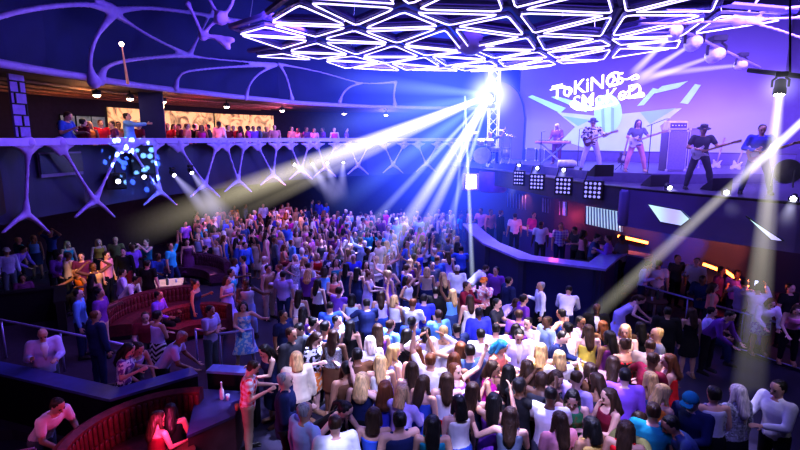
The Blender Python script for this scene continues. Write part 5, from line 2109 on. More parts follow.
# ------------------------------------------------------------------ the crowd, person by person
# column, row of the top of the head, facing (0 to us, 90 to the right, 180 away), pose, outfit, colours, hair style, hair colour
FLOOR_CROWD = '''
252 363 105 look tee plaid:red/white khaki short n
265 346 -50 look dress navy navy long k
285 384 95 relax jacket navy black crop g
304 415 165 stand shirt pale_blue slate crop g
297 361 185 stand coat cream black bob b
300 332 -40 look jacket slate charcoal short k
288 338 60 stand jacket charcoal black short n
314 341 60 look top print:white/black print:orange/cream long n
333 338 190 stand mtop sequin:silver brown long n
350 322 185 stand mini black black long k
370 345 200 relax blouse white white bob w
358 358 170 stand shirt brown charcoal short k
394 354 110 relax mtop lavender violet wavy b
407 337 175 stand dress black black long k
390 321 160 stand shirt sky_blue navy short n
337 317 70 drink tee pale_blue denim short k
313 319 120 dance mtop blue navy bun k
412 318 150 stand tee blue black short k
362 383 180 stand mtop navy black wavy b
382 390 175 sway dress royal royal wavy a
399 394 150 clap blouse lilac black bob b
340 410 60 bend tank black charcoal pony k
335 428 200 stand shirt white navy crop n
423 386 160 stand dress blue blue long n
439 384 190 relax skirt white red long n
456 374 40 sway mtop stripe:white/violet lilac long a
459 407 180 stand skirt ivory blue bob k
494 404 180 phone dress purple purple long k
549 399 172 clap tee white slate crop k
520 389 120 phone tee black black short k
534 385 150 stand tank charcoal black short n
553 383 20 look mini print:black/grey black bob n
574 381 120 drink tee lilac navy crop n
573 398 -20 look mtop print:green/olive black bob k
597 384 210 dance mini charcoal charcoal long n
609 400 -80 clap mtop maroon red wavy n
624 379 185 stand shirt violet navy short k
641 382 200 stand dress denim denim long b
669 364 -110 clap gown red red wavy a
652 363 110 dance tee maroon black crop n
633 424 110 bend tee olive denim short n
676 428 -90 lean shirt denim denim short k
692 405 -60 look shirt navy navy short k cap:teal
709 399 190 stand skirt silver black short k
736 396 175 stand blouse sequin:silver black long w
778 392 -75 clap shirt white black short k
657 337 -100 stand tee grey charcoal crop b
650 349 150 stand shirt beige navy crop n
628 348 170 stand dress print:black/red red bun n
588 333 180 stand dress yellow yellow long n
559 360 190 stand top ivory tan bob b
561 340 60 look shirt navy black crop k
569 331 -150 stand shirt white navy short k
547 318 -70 relax shirt pale_blue navy short n
603 322 185 stand mini navy navy long a
625 333 -30 clap skirt cream black bob b
641 323 165 stand dress black black long k
614 342 190 stand tank plum black long k
610 366 185 dance skirt rose black long n
591 374 180 stand top brown black bob n
639 296 70 bend gown lavender lavender pony n
519 338 -5 look jacket lavender slate short k front
481 330 178 stand shirt white navy short k
457 325 185 stand jacket navy black short k
439 311 170 stand shirt sky_blue navy short n
479 309 185 stand jacket royal black short k
496 325 180 stand tee lavender black short k
516 325 175 stand top purple black bob k
519 311 180 stand tee violet navy short n
534 319 -40 clap shirt ivory black short k
459 350 170 sway skirt tan black wavy a
470 354 175 stand tee denim navy short k
500 349 60 look mtop coral magenta bob u
432 346 190 headup blouse white white bob w
542 353 185 stand skirt gold black long b
527 370 180 stand tank brown black long n
317 254 30 clap mtop red maroon bob b
332 254 10 stand jacket dots:navy/white black short n
346 264 170 stand dress navy navy long k
318 280 150 drink skirt white black long k
369 272 80 clap gown lavender lavender bun a
389 266 185 sway dress print:purple/silver violet long k
393 246 190 stand blouse white pale_blue long w
407 277 60 sway skirt white navy bob k
376 257 -30 clap shirt ivory navy short b
386 257 40 sway mtop sequin:white white bob b
427 268 170 stand mtop beige navy bob b
437 257 180 stand shirt blue navy crop a
457 266 185 stand tee white denim short w
443 273 190 stand gown black black long b
467 283 60 clap jacket maroon charcoal short n
484 279 -30 phone shirt print:rose/white black short k cap:orange
448 252 175 stand gown lilac lilac long n
461 247 180 dance tee blue navy short k
484 266 100 bend shirt white black short n
496 268 -40 stand shirt purple black short k
509 278 110 stand jacket navy navy short k
514 299 60 bend shirt lilac navy crop n
541 283 -90 relax shirt white black crop g
566 287 165 lean shirt white navy crop k
597 305 -10 stand jacket black black bald k front
265 257 100 stand tee white pale_blue crop w
268 266 60 stand tank tan beige short k
279 265 -80 clap shirt white white short a
295 255 30 sway gown sequin:white white long w
302 249 150 stand tee sky_blue denim crop w
283 272 175 stand tee lilac navy short k
246 280 20 dance tank white pale_blue short k
227 277 60 walk dress lilac lilac bob n
234 259 90 clap tee pale_blue denim short n
242 257 -70 stand tank purple purple short k
231 270 90 stand mtop turquoise navy short k
195 281 90 drink dress navy navy bun k
299 291 170 stand mtop white grey long k
210 307 75 cross tee lavender slate short k
243 303 20 dance dress print:sky_blue/white blue bob k
325 268 170 dance mtop sky_blue navy bob n
357 268 180 stand gown navy navy long k
339 288 150 clap tee violet black short n
352 295 165 stand mtop pale_blue navy bob k
368 300 175 dance tee navy black short k
381 292 185 stand mtop lavender blue long n
395 296 170 armup skirt white navy bob b
424 295 175 stand tee royal black short k
452 290 180 armup mtop sky_blue denim long b
413 300 150 clap tee white navy short a
436 288 165 stand jacket black black short k
470 296 185 stand dress ivory ivory long n
497 300 60 clap tee charcoal black short k
330 303 185 stand tee blue black crop k
303 308 170 stand dress violet violet long k
283 312 60 drink tee navy black short k
322 332 150 stand tank navy black short k
378 332 180 stand mtop purple navy long n
426 328 175 stand skirt lavender black bob k
444 335 165 clap tank white denim short b
492 371 60 dance mtop magenta navy bob n
477 366 180 stand dress navy navy long a
510 372 175 stand mtop charcoal plum long k
447 362 190 armup tee white black short a
418 356 180 stand mtop orange black wavy a
381 365 165 stand mtop ivory lavender long b
348 372 200 stand tank brown black short k
412 372 185 stand dress violet violet long n
474 394 170 stand mtop navy black long n
508 420 185 dance mtop slate black long n
400 424 180 stand tank navy navy short k
432 428 190 stand mtop teal blue long k
375 420 175 stand dress blue blue bob n
560 424 170 stand top rose black long n
583 428 180 stand mtop gold black bob k
600 430 150 stand tank red black long n
652 415 185 stand tee teal black short n
662 395 100 stand mtop orange denim long b
563 310 200 dance tank blue black short k
581 318 30 drink shirt lilac black short k
524 296 100 stand tee purple black short k
'''
LEFT_TERRACE = '''
42 330 40 look jacket lavender slate bald k front
95 312 150 stand jacket navy navy crop a
157 312 150 cross skirt lavender chevron:white/black short k
127 345 100 look top print:white/purple black long k
134 350 60 lean tank lilac black pony n
179 333 100 lean tee lavender black crop g
145 313 30 sit tee maroon black short n
158 292 90 sit shirt violet black short k
78 291 110 stand shirt sky_blue navy crop k
97 290 95 drink tee purple beige short k
22 275 40 sit shirt plum black bob k
6 249 60 stand shirt lilac slate short k cap:white
22 247 90 lean shirt violet navy short k
59 254 60 lean jacket purple black crop n
77 270 -30 sitout tank orange black crop b
93 264 60 headup tank gold black short n
106 253 90 stand tee rose black short k
92 275 180 stand mtop black black long k
68 253 150 stand tee lavender navy short n
81 254 20 stand tee plum black short k
123 249 10 stand shirt black maroon short k
132 245 60 drink tee violet black short n
146 240 -20 phone tank teal navy short k
158 254 60 sit tee blue navy short k
147 261 170 stand tee black black short k
122 270 120 sit shirt lilac navy short k
134 277 95 sitlean shirt white navy short k
170 244 80 armup tee turquoise navy short n
33 236 20 stand mtop sky_blue navy bob b
50 231 -10 headup tee blue black crop g
67 242 60 stand tank teal black bob b
98 240 40 stand mtop mustard black bob b
115 238 10 stand tee olive black short b
18 238 150 stand tee turquoise black crop b
'''
BACK_TABLES = '''
185 222 60 stand tee violet black short k
195 215 100 stand jacket charcoal black short n
202 214 60 drink tee lilac navy short k
212 220 -60 stand shirt black black short a
220 208 40 stand tee coral black short a
228 216 170 stand shirt royal navy short k
234 206 30 stand top orange brown bob k
240 205 90 stand shirt slate black short n
249 214 60 stand mtop rose black long n
256 230 170 sit tee magenta black short k
263 204 30 stand shirt lavender navy short k
270 212 -30 stand jacket black black short n
274 207 150 stand shirt white navy short k
282 205 60 stand tee rose black bob a
288 203 20 stand mtop coral black bob a
296 208 60 stand tank tan black short n
305 207 170 stand shirt navy navy short k
312 200 90 stand tee denim black short k
319 201 150 stand jacket royal black short n
326 203 60 stand tee blue navy short k
284 245 100 sit mtop coral maroon bob a
292 236 30 sit tee cream black short n
187 240 30 drink dress plum plum bun k
205 246 120 sit tee navy black short k
218 232 90 sit mtop pink black long k
238 232 30 stand tee lilac black short n
245 243 60 stand shirt blue black short k
206 232 20 stand mtop lilac black bob n
'''
BALCONY = '''
63 114 90 look tee blue navy short n
75 122 -60 lean shirt royal navy short k
89 121 20 stand mtop orange gold long b
100 120 60 stand tee red black short a
82 120 150 stand shirt maroon black short k
112 121 -30 stand tee plum black short n
127 111 100 point jacket sky_blue navy short k
149 121 40 phone shirt pale_blue navy short k
118 124 60 stand tank coral black short n
138 122 150 stand tee maroon black short k
167 121 20 stand tee red black short k
173 120 60 stand top brown black bob a
179 122 -40 stand jacket plum black short n
186 121 90 stand tee coral maroon short a
194 121 150 stand shirt black navy short k
201 122 20 stand mtop magenta black bob n
208 121 -60 stand jacket charcoal black short k
218 116 165 stand shirt white black short k
227 121 60 stand tee maroon black short n
233 123 20 stand shirt red black short k
240 122 -30 stand mtop pink black bob k
247 122 100 stand tee magenta red short k
253 124 40 stand shirt violet black short n
259 122 -60 stand jacket slate black short k
266 126 150 stand tee lavender navy short b
274 119 20 stand tee rose black short n
291 121 60 stand shirt coral black short k
298 125 -20 stand mtop rose black bob n
306 123 60 stand tee plum black short k
314 121 20 stand tee pink black bob a
323 125 -60 stand shirt purple navy short n
334 122 30 stand tank magenta black short a
346 124 90 stand tee violet black short k
'''
BAR = '''
470 208 60 stand mtop rose black bob n
481 209 -40 dance tee pink black short n
491 210 30 stand shirt coral black short a
501 211 100 stand jacket black black short a
515 214 185 stand tee white black short n
534 213 20 stand tee magenta black short n
541 222 180 stand tee white charcoal crop k
551 213 150 stand shirt black black short k
561 224 0 drink tee plaid:violet/white navy crop k
575 228 -60 look tee charcoal black short k
584 231 90 stand mtop rose black bob k
622 236 -150 drink tee slate black short k
609 236 -120 drink shirt violet black short n
597 235 60 look tee denim charcoal short k
'''
BOOTH = '''
648 262 60 look shirt lavender navy short k
658 261 150 stand tee white slate short k
678 256 10 stand tee charcoal black crop k
697 259 -40 relax shirt white black short k
703 277 -50 look jacket navy black short k
722 268 30 stand shirt plum black short k
731 270 -60 stand tee violet navy short n
714 284 60 stand mtop coral black bob n
745 280 120 dance tee lilac black short n
757 284 150 phone shirt white violet short k
768 297 -15 lean coat white print:lavender/violet bob a
791 285 10 stand tee black black short k
797 306 -30 lean tank pink black bob n
692 309 180 stand mini black black long n
668 308 160 stand jacket black black short k
712 308 60 sit tee lavender navy short k
726 312 30 lean shirt purple black short k
'''
BLUE_SEAT = {}


def parse(block):
    for line in block.strip().splitlines():
        w = line.split()
        o = {'px': float(w[0]), 'py': float(w[1]), 'face': float(w[2]), 'pose': w[3], 'outfit': w[4], 'c1': w[5].replace('_', ' '), 'c2': w[6].replace('_', ' '), 'hair': w[7], 'hcol': w[8]}
        for x in w[9:]:
            if x == 'front':
                o['front'] = True
            elif ':' in x:
                o['hat'], o['hatcol'] = x.split(':')
        yield o


def sex_of(o):
    return 'F' if o['hair'] in ('long', 'bob', 'wavy', 'bun', 'pony') or o['outfit'] in ('dress', 'gown', 'mini', 'skirt', 'blouse', 'top', 'coat', 'mtop') else 'M'


TAKEN = []


def place(o, z, spread=.46, fixed=False):
    """Floor point under a head seen at (px, py); nudged off anyone already standing there."""
    h = height_of(sex_of(o), o['pose'])
    p = at_z(o['px'], o['py'], z + h)
    J = get_rig(sex_of(o), o['pose'])
    off = Matrix.Rotation(R(o['face']), 3, 'Z') @ Vector((J['H'].x, J['H'].y, 0))
    q = Vector((p.x - off.x, p.y - off.y, z))
    if not fixed:
        for _ in range(14):
            near = [t for t in TAKEN if abs(t.z - z) < 1 and (t - q).length < spread]
            if not near:
                break
            t = min(near, key=lambda t: (t - q).length)
            d = (q - t)
            d = d.normalized() if d.length > 1e-4 else Vector((1, 0, 0))
            q = t + d * (spread + .01)
    TAKEN.append(q)
    return q


def put(o, z, zone, fixed=False, scale=1.0, label=None, spread=.46, group=None):
    q = place(o, z, spread, fixed)
    turn = ((int(o['px']) * 37 + int(o['py']) * 17) % 61 - 30) if zone == 'floor' and 160 <= o['face'] <= 200 else 0
    return person(q, o['face'] + turn, o['pose'], o['outfit'], o['c1'], o['c2'], o['hair'], o['hcol'], zone=zone, hat=o.get('hat'), hatcol=o.get('hatcol', 'black'), fitted_shirt=o.get('front', False), scale=scale, label=label, group=group)


# musicians first, each with what they play
def musician(x, y, z, face, pose, outfit, c1, c2, hair, hcol, label, hat=None):
    o = dict(px=x, py=y, face=face, pose=pose, outfit=outfit, c1=c1, c2=c2, hair=hair, hcol=hcol)
    if hat:
        o['hat'], o['hatcol'] = hat
    q = at_z(x, y, z)
    TAKEN.append(q)
    return person(q, face, pose, outfit, c1, c2, hair, hcol, zone='stage', hat=o.get('hat'), hatcol=o.get('hatcol', 'black'), label=label)


bass = musician(697, 189, DZ, -15, 'guitar', 'tee', 'charcoal', 'charcoal', 'short', 'n', 'person in dark hat and shirt playing bass at the stage front', ('fedora', 'charcoal'))
singer = musician(634, 171.5, RZ, -10, 'guitar', 'tee', 'slate', 'rose', 'long', 'k', 'person in dark shirt playing guitar at the microphone stand')
lead = musician(590, 170, RZ, -20, 'guitar', 'shirt', 'print:white/black', 'lavender', 'short', 'n', 'person in patterned shirt and brimmed hat playing guitar on stage', ('fedora', 'slate'))
keys = musician(556, 164, RZ, -35, 'keys', 'shirt', 'violet', 'plum', 'long', 'w', 'person in violet shirt playing the keyboard on stage')
drummer = musician(489, 163, RZ, 10, 'drums', 'tee', 'slate', 'navy', 'short', 'a', 'person in dark t-shirt playing the drums at the stage end')
side = musician(754, 194, DZ, -25, 'guitar', 'shirt', 'royal', 'denim', 'short', 'k', 'person in blue flared trousers playing guitar behind the steep beam')
guitar_on(bass, 'pale bass held by the person in the dark hat', 'M', 'guitar', -15, mat('pale_guitar', (.75, .72, .8), .3))
guitar_on(singer, 'white guitar held by the person at the microphone stand', 'F', 'guitar', -10, mat('white_guitar', (.8, .8, .85), .3))
guitar_on(lead, 'dark guitar held by the person in the patterned shirt', 'M', 'guitar', -20, mat('dark_guitar', (.12, .05, .05), .3))
guitar_on(side, 'pink guitar held by the person behind the steep beam', 'M', 'guitar', -25, mat('pink_guitar', (.8, .42, .5), .3))

q = at_z(576.5, 166, RZ)
mic_stand('microphone stand before the patterned shirt', (q.x, q.y - .1, RZ), 1.45, False)
q = at_z(646, 174, RZ)
mic_stand('microphone stand with boom arm beside the long-haired guitarist', (q.x, q.y - .1, RZ), 1.5, True)
q = at_z(540, 166, RZ)
mic_stand('microphone stand at the end of the keyboard', (q.x, q.y, RZ), 1.35, False)
for x, y, lab, col in ((715, 176, 'white guitar upright on a stand, nearer the bassist', (.8, .75, .8)), (735, 178, 'pale guitar tilted on a stand, nearer the steep beam', (.75, .7, .8)), (622, 170, 'dark guitar resting on a stand beside the long-haired guitarist', (.06, .05, .1))):
    zz = DZ if x > 700 else RZ
    q = at_z(x, y, zz)
    rot = Matrix.Rotation(R(-20 + (x % 7) * 4), 4, 'Z') @ Matrix.Rotation(R(10 if x < 720 else 14), 4, 'Y')
    guitar(lab, (q.x, q.y, zz + .45), rot, mat('guitar_paint_%d' % x, col, .3))
    guitar_stand((q.x, q.y + .06, zz), R(-20), 'folding stand under the ' + lab.split(',')[0].replace(' upright on a stand', ' nearer the bassist').replace(' tilted on a stand', ' nearer the steep beam').replace(' resting on a stand', ' on the riser'))

# keyboard on its crossed stand
kq = at_z(551, 165, RZ)
t = thing('keyboard', 'long pink-edged keyboard in front of the person in violet', 'keyboard', (kq.x - .1, kq.y - .42, RZ + .93), R(-35))
MB().box((0, 0, 0), (1.35, .34, .10), 0, .015).build('case', mat('keyboard_case', (.6, .28, .45), .4), t)
MB().box((0, -.07, .055), (1.22, .16, .02)).build('white_keys', M_WHITE, t)
mb = MB()
for i in range(32):
    if i % 7 not in (2, 6):
        mb.box((-.58 + i * .0375, -.035, .072), (.018, .09, .02))
mb.build('black_keys', M_BLACK, t)
t = thing('keyboard_stand', 'crossed metal stand carrying the keyboard', 'stand', (kq.x - .1, kq.y - .42, RZ), R(-35))
for s in (-1, 1):
    for yy in (-.1, .1):
        MB().tube([(-.5 * s, yy, .02), (.5 * s, yy, .87)], .02, 6).build('leg', M_CHROME, t)

# drum kit, each drum its own thing
dq = at_z(484, 166, RZ)
D0 = Vector((drummer.location.x, drummer.location.y - .75, RZ))
M_SHELL = mat('drum_shell', (.35, .32, .55), .3, .3)
M_HEADW = mat('drum_skin', (.85, .84, .9), .5)


def drum(label, name, c, r, h, axis=(0, 0, 1), legs=0):
    t = thing(name, label, 'drum', c)
    ax = Vector(axis)
    MB().lathe([(r, -h / 2), (r, h / 2)], (0, 0, 0), 20, ax).build('shell', M_SHELL, t, True)
    for s in (-1, 1):
        MB().lathe([(r * .97, s * (h / 2 + .004)), (.001, s * (h / 2 + .008))], (0, 0, 0), 20, ax).build('skin', M_HEADW, t)
        MB().lathe([(r + .012, s * h / 2 - .012), (r + .014, s * h / 2), (r + .012, s * h / 2 + .012)], (0, 0, 0), 20, ax).build('hoop', M_CHROME, t)
    for k in range(legs):
        a = k * 2 * PI / legs + .4
        x, y = r * math.cos(a) * .95, r * math.sin(a) * .95
        MB().tube([(x, y, h * .3), (x * 1.1, y * 1.1, RZ - c[2] + .01)], .012, 5).build('leg', M_CHROME, t)
    return t


bq = at_z(480, 164.5, RZ)
drum('big white-faced bass drum tilted towards the crowd', 'bass_drum', (D0.x - .45, D0.y - .15, RZ + .36), .34, .42, (-.35, -1, 0), 0)
drum('snare drum right before the drummer', 'snare_drum', (D0.x + .15, D0.y + .22, RZ + .62), .18, .16, (0, -.15, 1), 3)
drum('small tom above the bass drum', 'tom_drum', (D0.x - .5, D0.y + .02, RZ + .92), .15, .22, (0, -.3, 1), 0)
drum('second small tom nearer the snare', 'tom_drum', (D0.x - .12, D0.y - .02, RZ + .92), .15, .22, (0, -.3, 1), 3)
drum('floor tom on three legs beside the drummer', 'floor_tom', (D0.x + .62, D0.y + .25, RZ + .46), .21, .42, (0, 0, 1), 3)


def cymbal(label, c, r, tilt):
    t = thing('cymbal', label, 'cymbal', (c[0], c[1], RZ))
    h = c[2] - RZ
    MB().tube([(0, 0, .02), (0, 0, h)], .012, 6).build('stand_pole', M_CHROME, t)
    for k in range(3):
        a = k * 2 * PI / 3
        MB().tube([(0, 0, .25), (.25 * math.cos(a), .25 * math.sin(a), .012)], .01, 5).build('leg', M_CHROME, t)
    MB().lathe([(r, 0), (r * .5, .02), (r * .22, .03), (r * .16, .055), (.01, .06)], (0, 0, h), 20, (tilt, -.25, 1)).build('plate', mat('bronze_cymbal', (.7, .6, .55), .25, .8), t, True)


cymbal('crash cymbal over the bass drum side', (D0.x - .85, D0.y + .15, RZ + 1.3), .25, -.2)
cymbal('ride cymbal over the floor tom', (D0.x + .75, D0.y - .1, RZ + 1.2), .27, .25)
cymbal('small high cymbal at the back of the drums', (D0.x + .35, D0.y - .35, RZ + 1.4), .2, .1)
t = thing('drum_stool', 'round stool under the drummer', 'stool', (drummer.location.x, drummer.location.y, RZ))
MB().lathe([(.17, .30), (.18, .33), (.17, .37)], (0, 0, 0), 16).build('seat', M_BLACK, t, True)
for k in range(3):
    a = k * 2 * PI / 3 + .3
    MB().tube([(0, 0, .28), (.2 * math.cos(a), .2 * math.sin(a), .01)], .014, 6).build('leg', M_CHROME, t)
q = at_y(788, 166, 11.4)
drum('pale crescent-lit drum hanging behind the steep beam', 'hand_drum', (q.x, q.y, RZ + .35), .26, .16, (-.5, -1, .15), 3)

# floor monitors and cases on the stage
for x, y, lab in ((655, 186, 'wedge floor monitor before the long-haired guitarist'), (716, 190, 'wedge floor monitor at the feet of the bassist'), (600, 176, 'wedge floor monitor on the riser before the patterned shirt')):
    zz = DZ if x > 640 else RZ
    q = at_z(x, y, zz)
    t = thing('floor_monitor', lab, 'speaker', (q.x, q.y, zz), R(10))
    MB().hexa([(-.3, -.2, 0), (.3, -.2, 0), (.3, .25, 0), (-.3, .25, 0), (-.3, -.2, .34), (.3, -.2, .34), (.3, .12, .12), (-.3, .12, .12)]).build('cabinet', M_BLACK, t)
    MB().add([(-.27, -.17, .335), (.27, -.17, .335), (.27, .11, .14), (-.27, .11, .14)], [(0, 1, 2, 3)]).build('grille', M_AMP, t)
    MB().box((0, .255, .06), (.2, .02, .05)).build('handle', M_DARK, t)
q = at_z(554, 167, RZ)
t = thing('fog_machine', 'pale barrel-shaped machine lying on the riser before the keyboard', 'machine', (q.x + .25, q.y - .7, RZ + .16), R(-10))
MB().lathe([(.13, -.32), (.15, -.3), (.15, .2), (.12, .3), (.06, .36)], (0, 0, 0), 16, (1, 0, 0)).build('barrel', M_WHITE, t, True)
MB().box((0, 0, -.14), (.5, .2, .03)).build('foot_frame', M_DARK, t)

# glasses and bottles along the bar
MBOT = [M_GLASSY, mat('amber_bottle', (.35, .14, .03), .12, spec=.8), mat('clear_bottle', (.6, .65, .8), .1, spec=.8)]
sh = offset_path(CP_, .45)
k = 0
for a, b in zip(sh[1:4], sh[2:5]):
    L = (Vector(b) - Vector(a)).length
    m_ = int(L / .23)
    for i in range(m_):
        f = (i + .5) / m_
        x, y = a[0] + (b[0] - a[0]) * f, a[1] + (b[1] - a[1]) * f
        x += .09 * ((k % 3) - 1) * .6
        if k % 4 == 3:
            tumbler('shining tumbler among the bottles behind the bar counter', (x, y, 1.402), group='tumblers along the bar shelf')
        else:
            bottle('shining bottle standing along the shelf behind the bar counter', (x, y, 1.402), MBOT[k % 3], .27 + .03 * (k % 3), group='bottles along the bar shelf')
        k += 1
q = at_z(589, 255, .75)
t = thing('wedge_speaker', 'dark slanted speaker box standing inside the bar corner', 'speaker', (5.75, 15.35, .75), R(-30))
MB().hexa([(-.4, -.3, 0), (.4, -.3, 0), (.4, .3, 0), (-.4, .3, 0), (-.4, -.05, 1.0), (.4, -.05, 1.0), (.4, .3, 1.0), (-.4, .3, 1.0)]).build('cabinet', M_BLACK, t)
MB().add([(-.34, -.285, .06), (.34, -.285, .06), (.34, -.06, .94), (-.34, -.06, .94)], [(0, 1, 2, 3)]).build('grille', M_AMP, t)
MB().box((0, .31, .75), (.3, .02, .08)).build('handle', M_DARK, t)

# ------------------------------------------------------------------ people by place
for o in parse(FLOOR_CROWD):
    put(o, 0.0, 'floor', spread=.40, scale=1.09 if o['py'] > 330 and o['px'] > 270 else 1.0)
for o in parse(BAR):
    put(o, .75, 'bar', spread=.42, label={470: 'person in rose sleeveless top inside the bar, nearest the thin upright beam', 491: 'person in coral long-sleeved shirt inside the bar, close to the upright beam', 584: 'person in rose sleeveless top inside the bar, beside the charcoal t-shirt', 597: 'person in denim blue t-shirt inside the bar, close to its sharp corner', 609: 'person in violet long-sleeved shirt inside the bar at its far end counter', 622: 'person in slate t-shirt inside the bar, nearest the orange light strip'}.get(int(o['px'])))
for o in parse(BOOTH):
    inside = not (o['px'] in (692, 668))
    put(o, .12 if inside else 0.0, 'booth', spread=.44)
for o in parse(LEFT_TERRACE):
    put(o, TZ, 'terrace', spread=.46)
for o in parse(BACK_TABLES):
    put(o, 0.0, 'tables', spread=.6)
for o in parse(BALCONY):
    y = depth(o['px']) + 1.25 + .35 * ((int(o['px']) * 7) % 3)
    p = at_y(o['px'], o['py'], y)
    o2 = dict(o)
    q = Vector((p.x, p.y, 4.45))
    if any((t - q).length < .42 and abs(t.z - q.z) < .5 for t in TAKEN):
        q += (q.xy.to_3d() - Vector((0, 0, 0))).normalized() * .5
        q.z = 4.45
    TAKEN.append(q)
    person(q, o['face'], o['pose'], o['outfit'], o['c1'], o['c2'], o['hair'], o['hcol'], zone='balcony', scale=1 + max(0, 121 - o['py']) * .018)

# the person leaning over the pink rail in the near corner, and two on the red sofa
q = at_z(32, 404, 1.55)
person((q.x, q.y + .1, 0), 75, 'lean', 'tee', 'white', 'slate', 'short', 'n', skin=0, zone='corner', label='person in white top bent over the pink rail in the near corner')
q = at_z(168, 408, 1.25)
person((q.x + .05, q.y - .05, -.02), -160, 'sit', 'mtop', 'black', 'black', 'long', 'k', zone='sofa', label='person in black sleeveless top seated on the glowing red sofa')
q = at_z(153, 420, 1.2)
person((q.x, q.y, -.02), 150, 'sit', 'dress', 'maroon', 'maroon', 'long', 'n', zone='sofa', label='person in maroon dress seated deepest in the glowing red sofa')
t = railing('short pink-lit railing in the near corner', [(-6.5, 6.5), (-5.9, 6.75), (-5.55, 6.9)], 0, .95, mat('pink_rail', (.7, .35, .5), .35, .2))

# phones held up
for pr in [p for p in PEOPLE if p['pose'].startswith('holding both')]:
    b = pr['o']
    sx = 'F' if any(c.name.startswith(('dress', 'skirt')) for c in b.children) else 'M'
    J = get_rig(sx, 'phone')
    m = Matrix.Translation(b.location) @ Matrix.Rotation(b.rotation_euler.z, 4, 'Z')
    c = m @ ((J['wrL'] + J['wrR']) / 2 + (J['hdL'] + J['hdR']) * .05 + J['fr'] * .03)
    pr['phone'] = c
    t = thing('phone', 'phone', 'phone', c, b.rotation_euler.z)
    MB().box((0, 0, 0), (.075, .009, .15), 0, .003).build('case', M_BLACK, t)
    MB().box((0, .006, 0), (.068, .004, .14)).build('screen', glow('phone_screen_pink' if abs(pr['o'].location.y) < 9.5 else 'phone_screen', (1, .35, .45) if abs(pr['o'].location.y) < 9.5 else (.6, .7, 1), 2.2), t)
    pr['phone_o'] = t

# ------------------------------------------------------------------ far dancers that fill the rest of the floor
rng = random.Random(5)
tops = ['lavender', 'white', 'navy', 'sky blue', 'violet', 'black', 'pale blue', 'rose', 'blue', 'lilac', 'ivory', 'purple', 'royal', 'silver', 'pink', 'slate', 'teal', 'plum', 'magenta', 'denim', 'coral', 'beige', 'charcoal', 'turquoise', 'grey', 'cream']
kinds = ['tee', 'shirt', 'dress', 'mtop', 'skirt', 'jacket', 'tank', 'gown', 'blouse', 'mini']
combos = [(k_, c) for k_ in kinds for c in tops]
rng.shuffle(combos)
used = {(p['top'], p['bot']) for p in PEOPLE}
n_fill = 0
spots = []
for tries in range(16000):
    px, py = rng.uniform(196, 476), 196 + 78 * rng.random() ** 1.3
    if px > 440 and py > 245 or px < 300 and py > 240:
        continue
    p = at_z(px, py, 1.68)
    q = Vector((p.x, p.y, 0))
    if any(abs(t.z) < 1 and (t - q).length < .64 for t in TAKEN):
        continue
    if q.x > 2.3 + max(0, (19 - q.y) * .2) and q.y < 25:
        continue
    TAKEN.append(q)
    spots.append(q)
spots.sort(key=lambda q: q.y)
MAXP = 325
far = []
for q in spots:
    kd, c = combos[n_fill % len(combos)]
    n_fill += 1
    c2 = {'white': 'navy', 'black': 'charcoal'}.get(c, rng.choice(['black', 'navy', 'charcoal', 'denim']))
    fem = kd in ('dress', 'mtop', 'skirt', 'gown', 'blouse', 'mini')
    pose = rng.choice(['stand', 'stand', 'dance', 'clap', 'sway', 'armup', 'relax']) if q.y < 27 else rng.choice(['stand', 'clap', 'relax'])
    face, hs, hc = rng.choice([120, 150, 100, 170, 60, 20, -30]), rng.choice(['long', 'bob', 'bun', 'wavy']) if fem else rng.choice(['short', 'short', 'crop']), rng.choice('kknnabw')
    if len(PEOPLE) < MAXP:
        person(q, face, pose, kd, c, c2, hs, hc, zone='floor', scale=rng.uniform(.97, 1.05))
    else:
        far.append((q, face, 'M' if not fem else 'F', 'stand', kd, c, c2, hs, hc))
# beyond the three hundred that show largest: the last rows as one mass
LOW = {}


def low(me):
    if me.name not in LOW:
        o_ = link('tmp', me)
        d_ = o_.modifiers.new('d', 'DECIMATE')
        d_.ratio = .14
        LOW[me.name] = bpy.data.meshes.new_from_object(o_.evaluated_get(bpy.context.evaluated_depsgraph_get()))
        bpy.data.objects.remove(o_)
    return LOW[me.name]


cb = bmesh.new()
cm = []


def slot(m):
    if m not in cm:
        cm.append(m)
    return cm.index(m)


def pour(me, M, m):
    k0, v0 = len(cb.faces), len(cb.verts)
    cb.from_mesh(low(me))
    cb.faces.ensure_lookup_table()
    cb.verts.ensure_lookup_table()
    bmesh.ops.transform(cb, matrix=M, verts=cb.verts[v0:])
    i = slot(m)
    for f in cb.faces[k0:]:
        f.material_index = i
        f.smooth = True


for q, face, sx, pose, kd, c, c2, hs, hc in far[:150]:
    M = Matrix.Translation(q) @ Matrix.Rotation(R(face), 4, 'Z') @ Matrix.Diagonal((1.08, 1.08, 1.02, 1))
    pour(cached(body_mesh, sx, pose), M, mat('skin_%d' % rng.choice([0, 1, 2, 3]), SKIN[0], .5, noise=.06))
    top, bot, _a, _b = OUTFIT[kd]
    if top:
        pour(cached(cloth_mesh, sx, pose, top), M, cloth_mat(c1 if False else c))
    pour(cached(cloth_mesh, sx, pose, 'skirt' if bot == 'mini_skirt' else bot), M, cloth_mat(c2 if top else c))
    pour(cached(hair_mesh, sx, pose, hs), M, hair_mat(hc))
if far:
    cme = bpy.data.meshes.new('far_crowd')
    cb.to_mesh(cme)
    for m in cm:
        cme.materials.append(m)
    tag(link('far_crowd', cme), 'mass of small standing figures at the far end under the balcony', 'crowd', kind='stuff')
cb.free()
print('far', len(far))
print('people', len(PEOPLE), 'fill', n_fill)

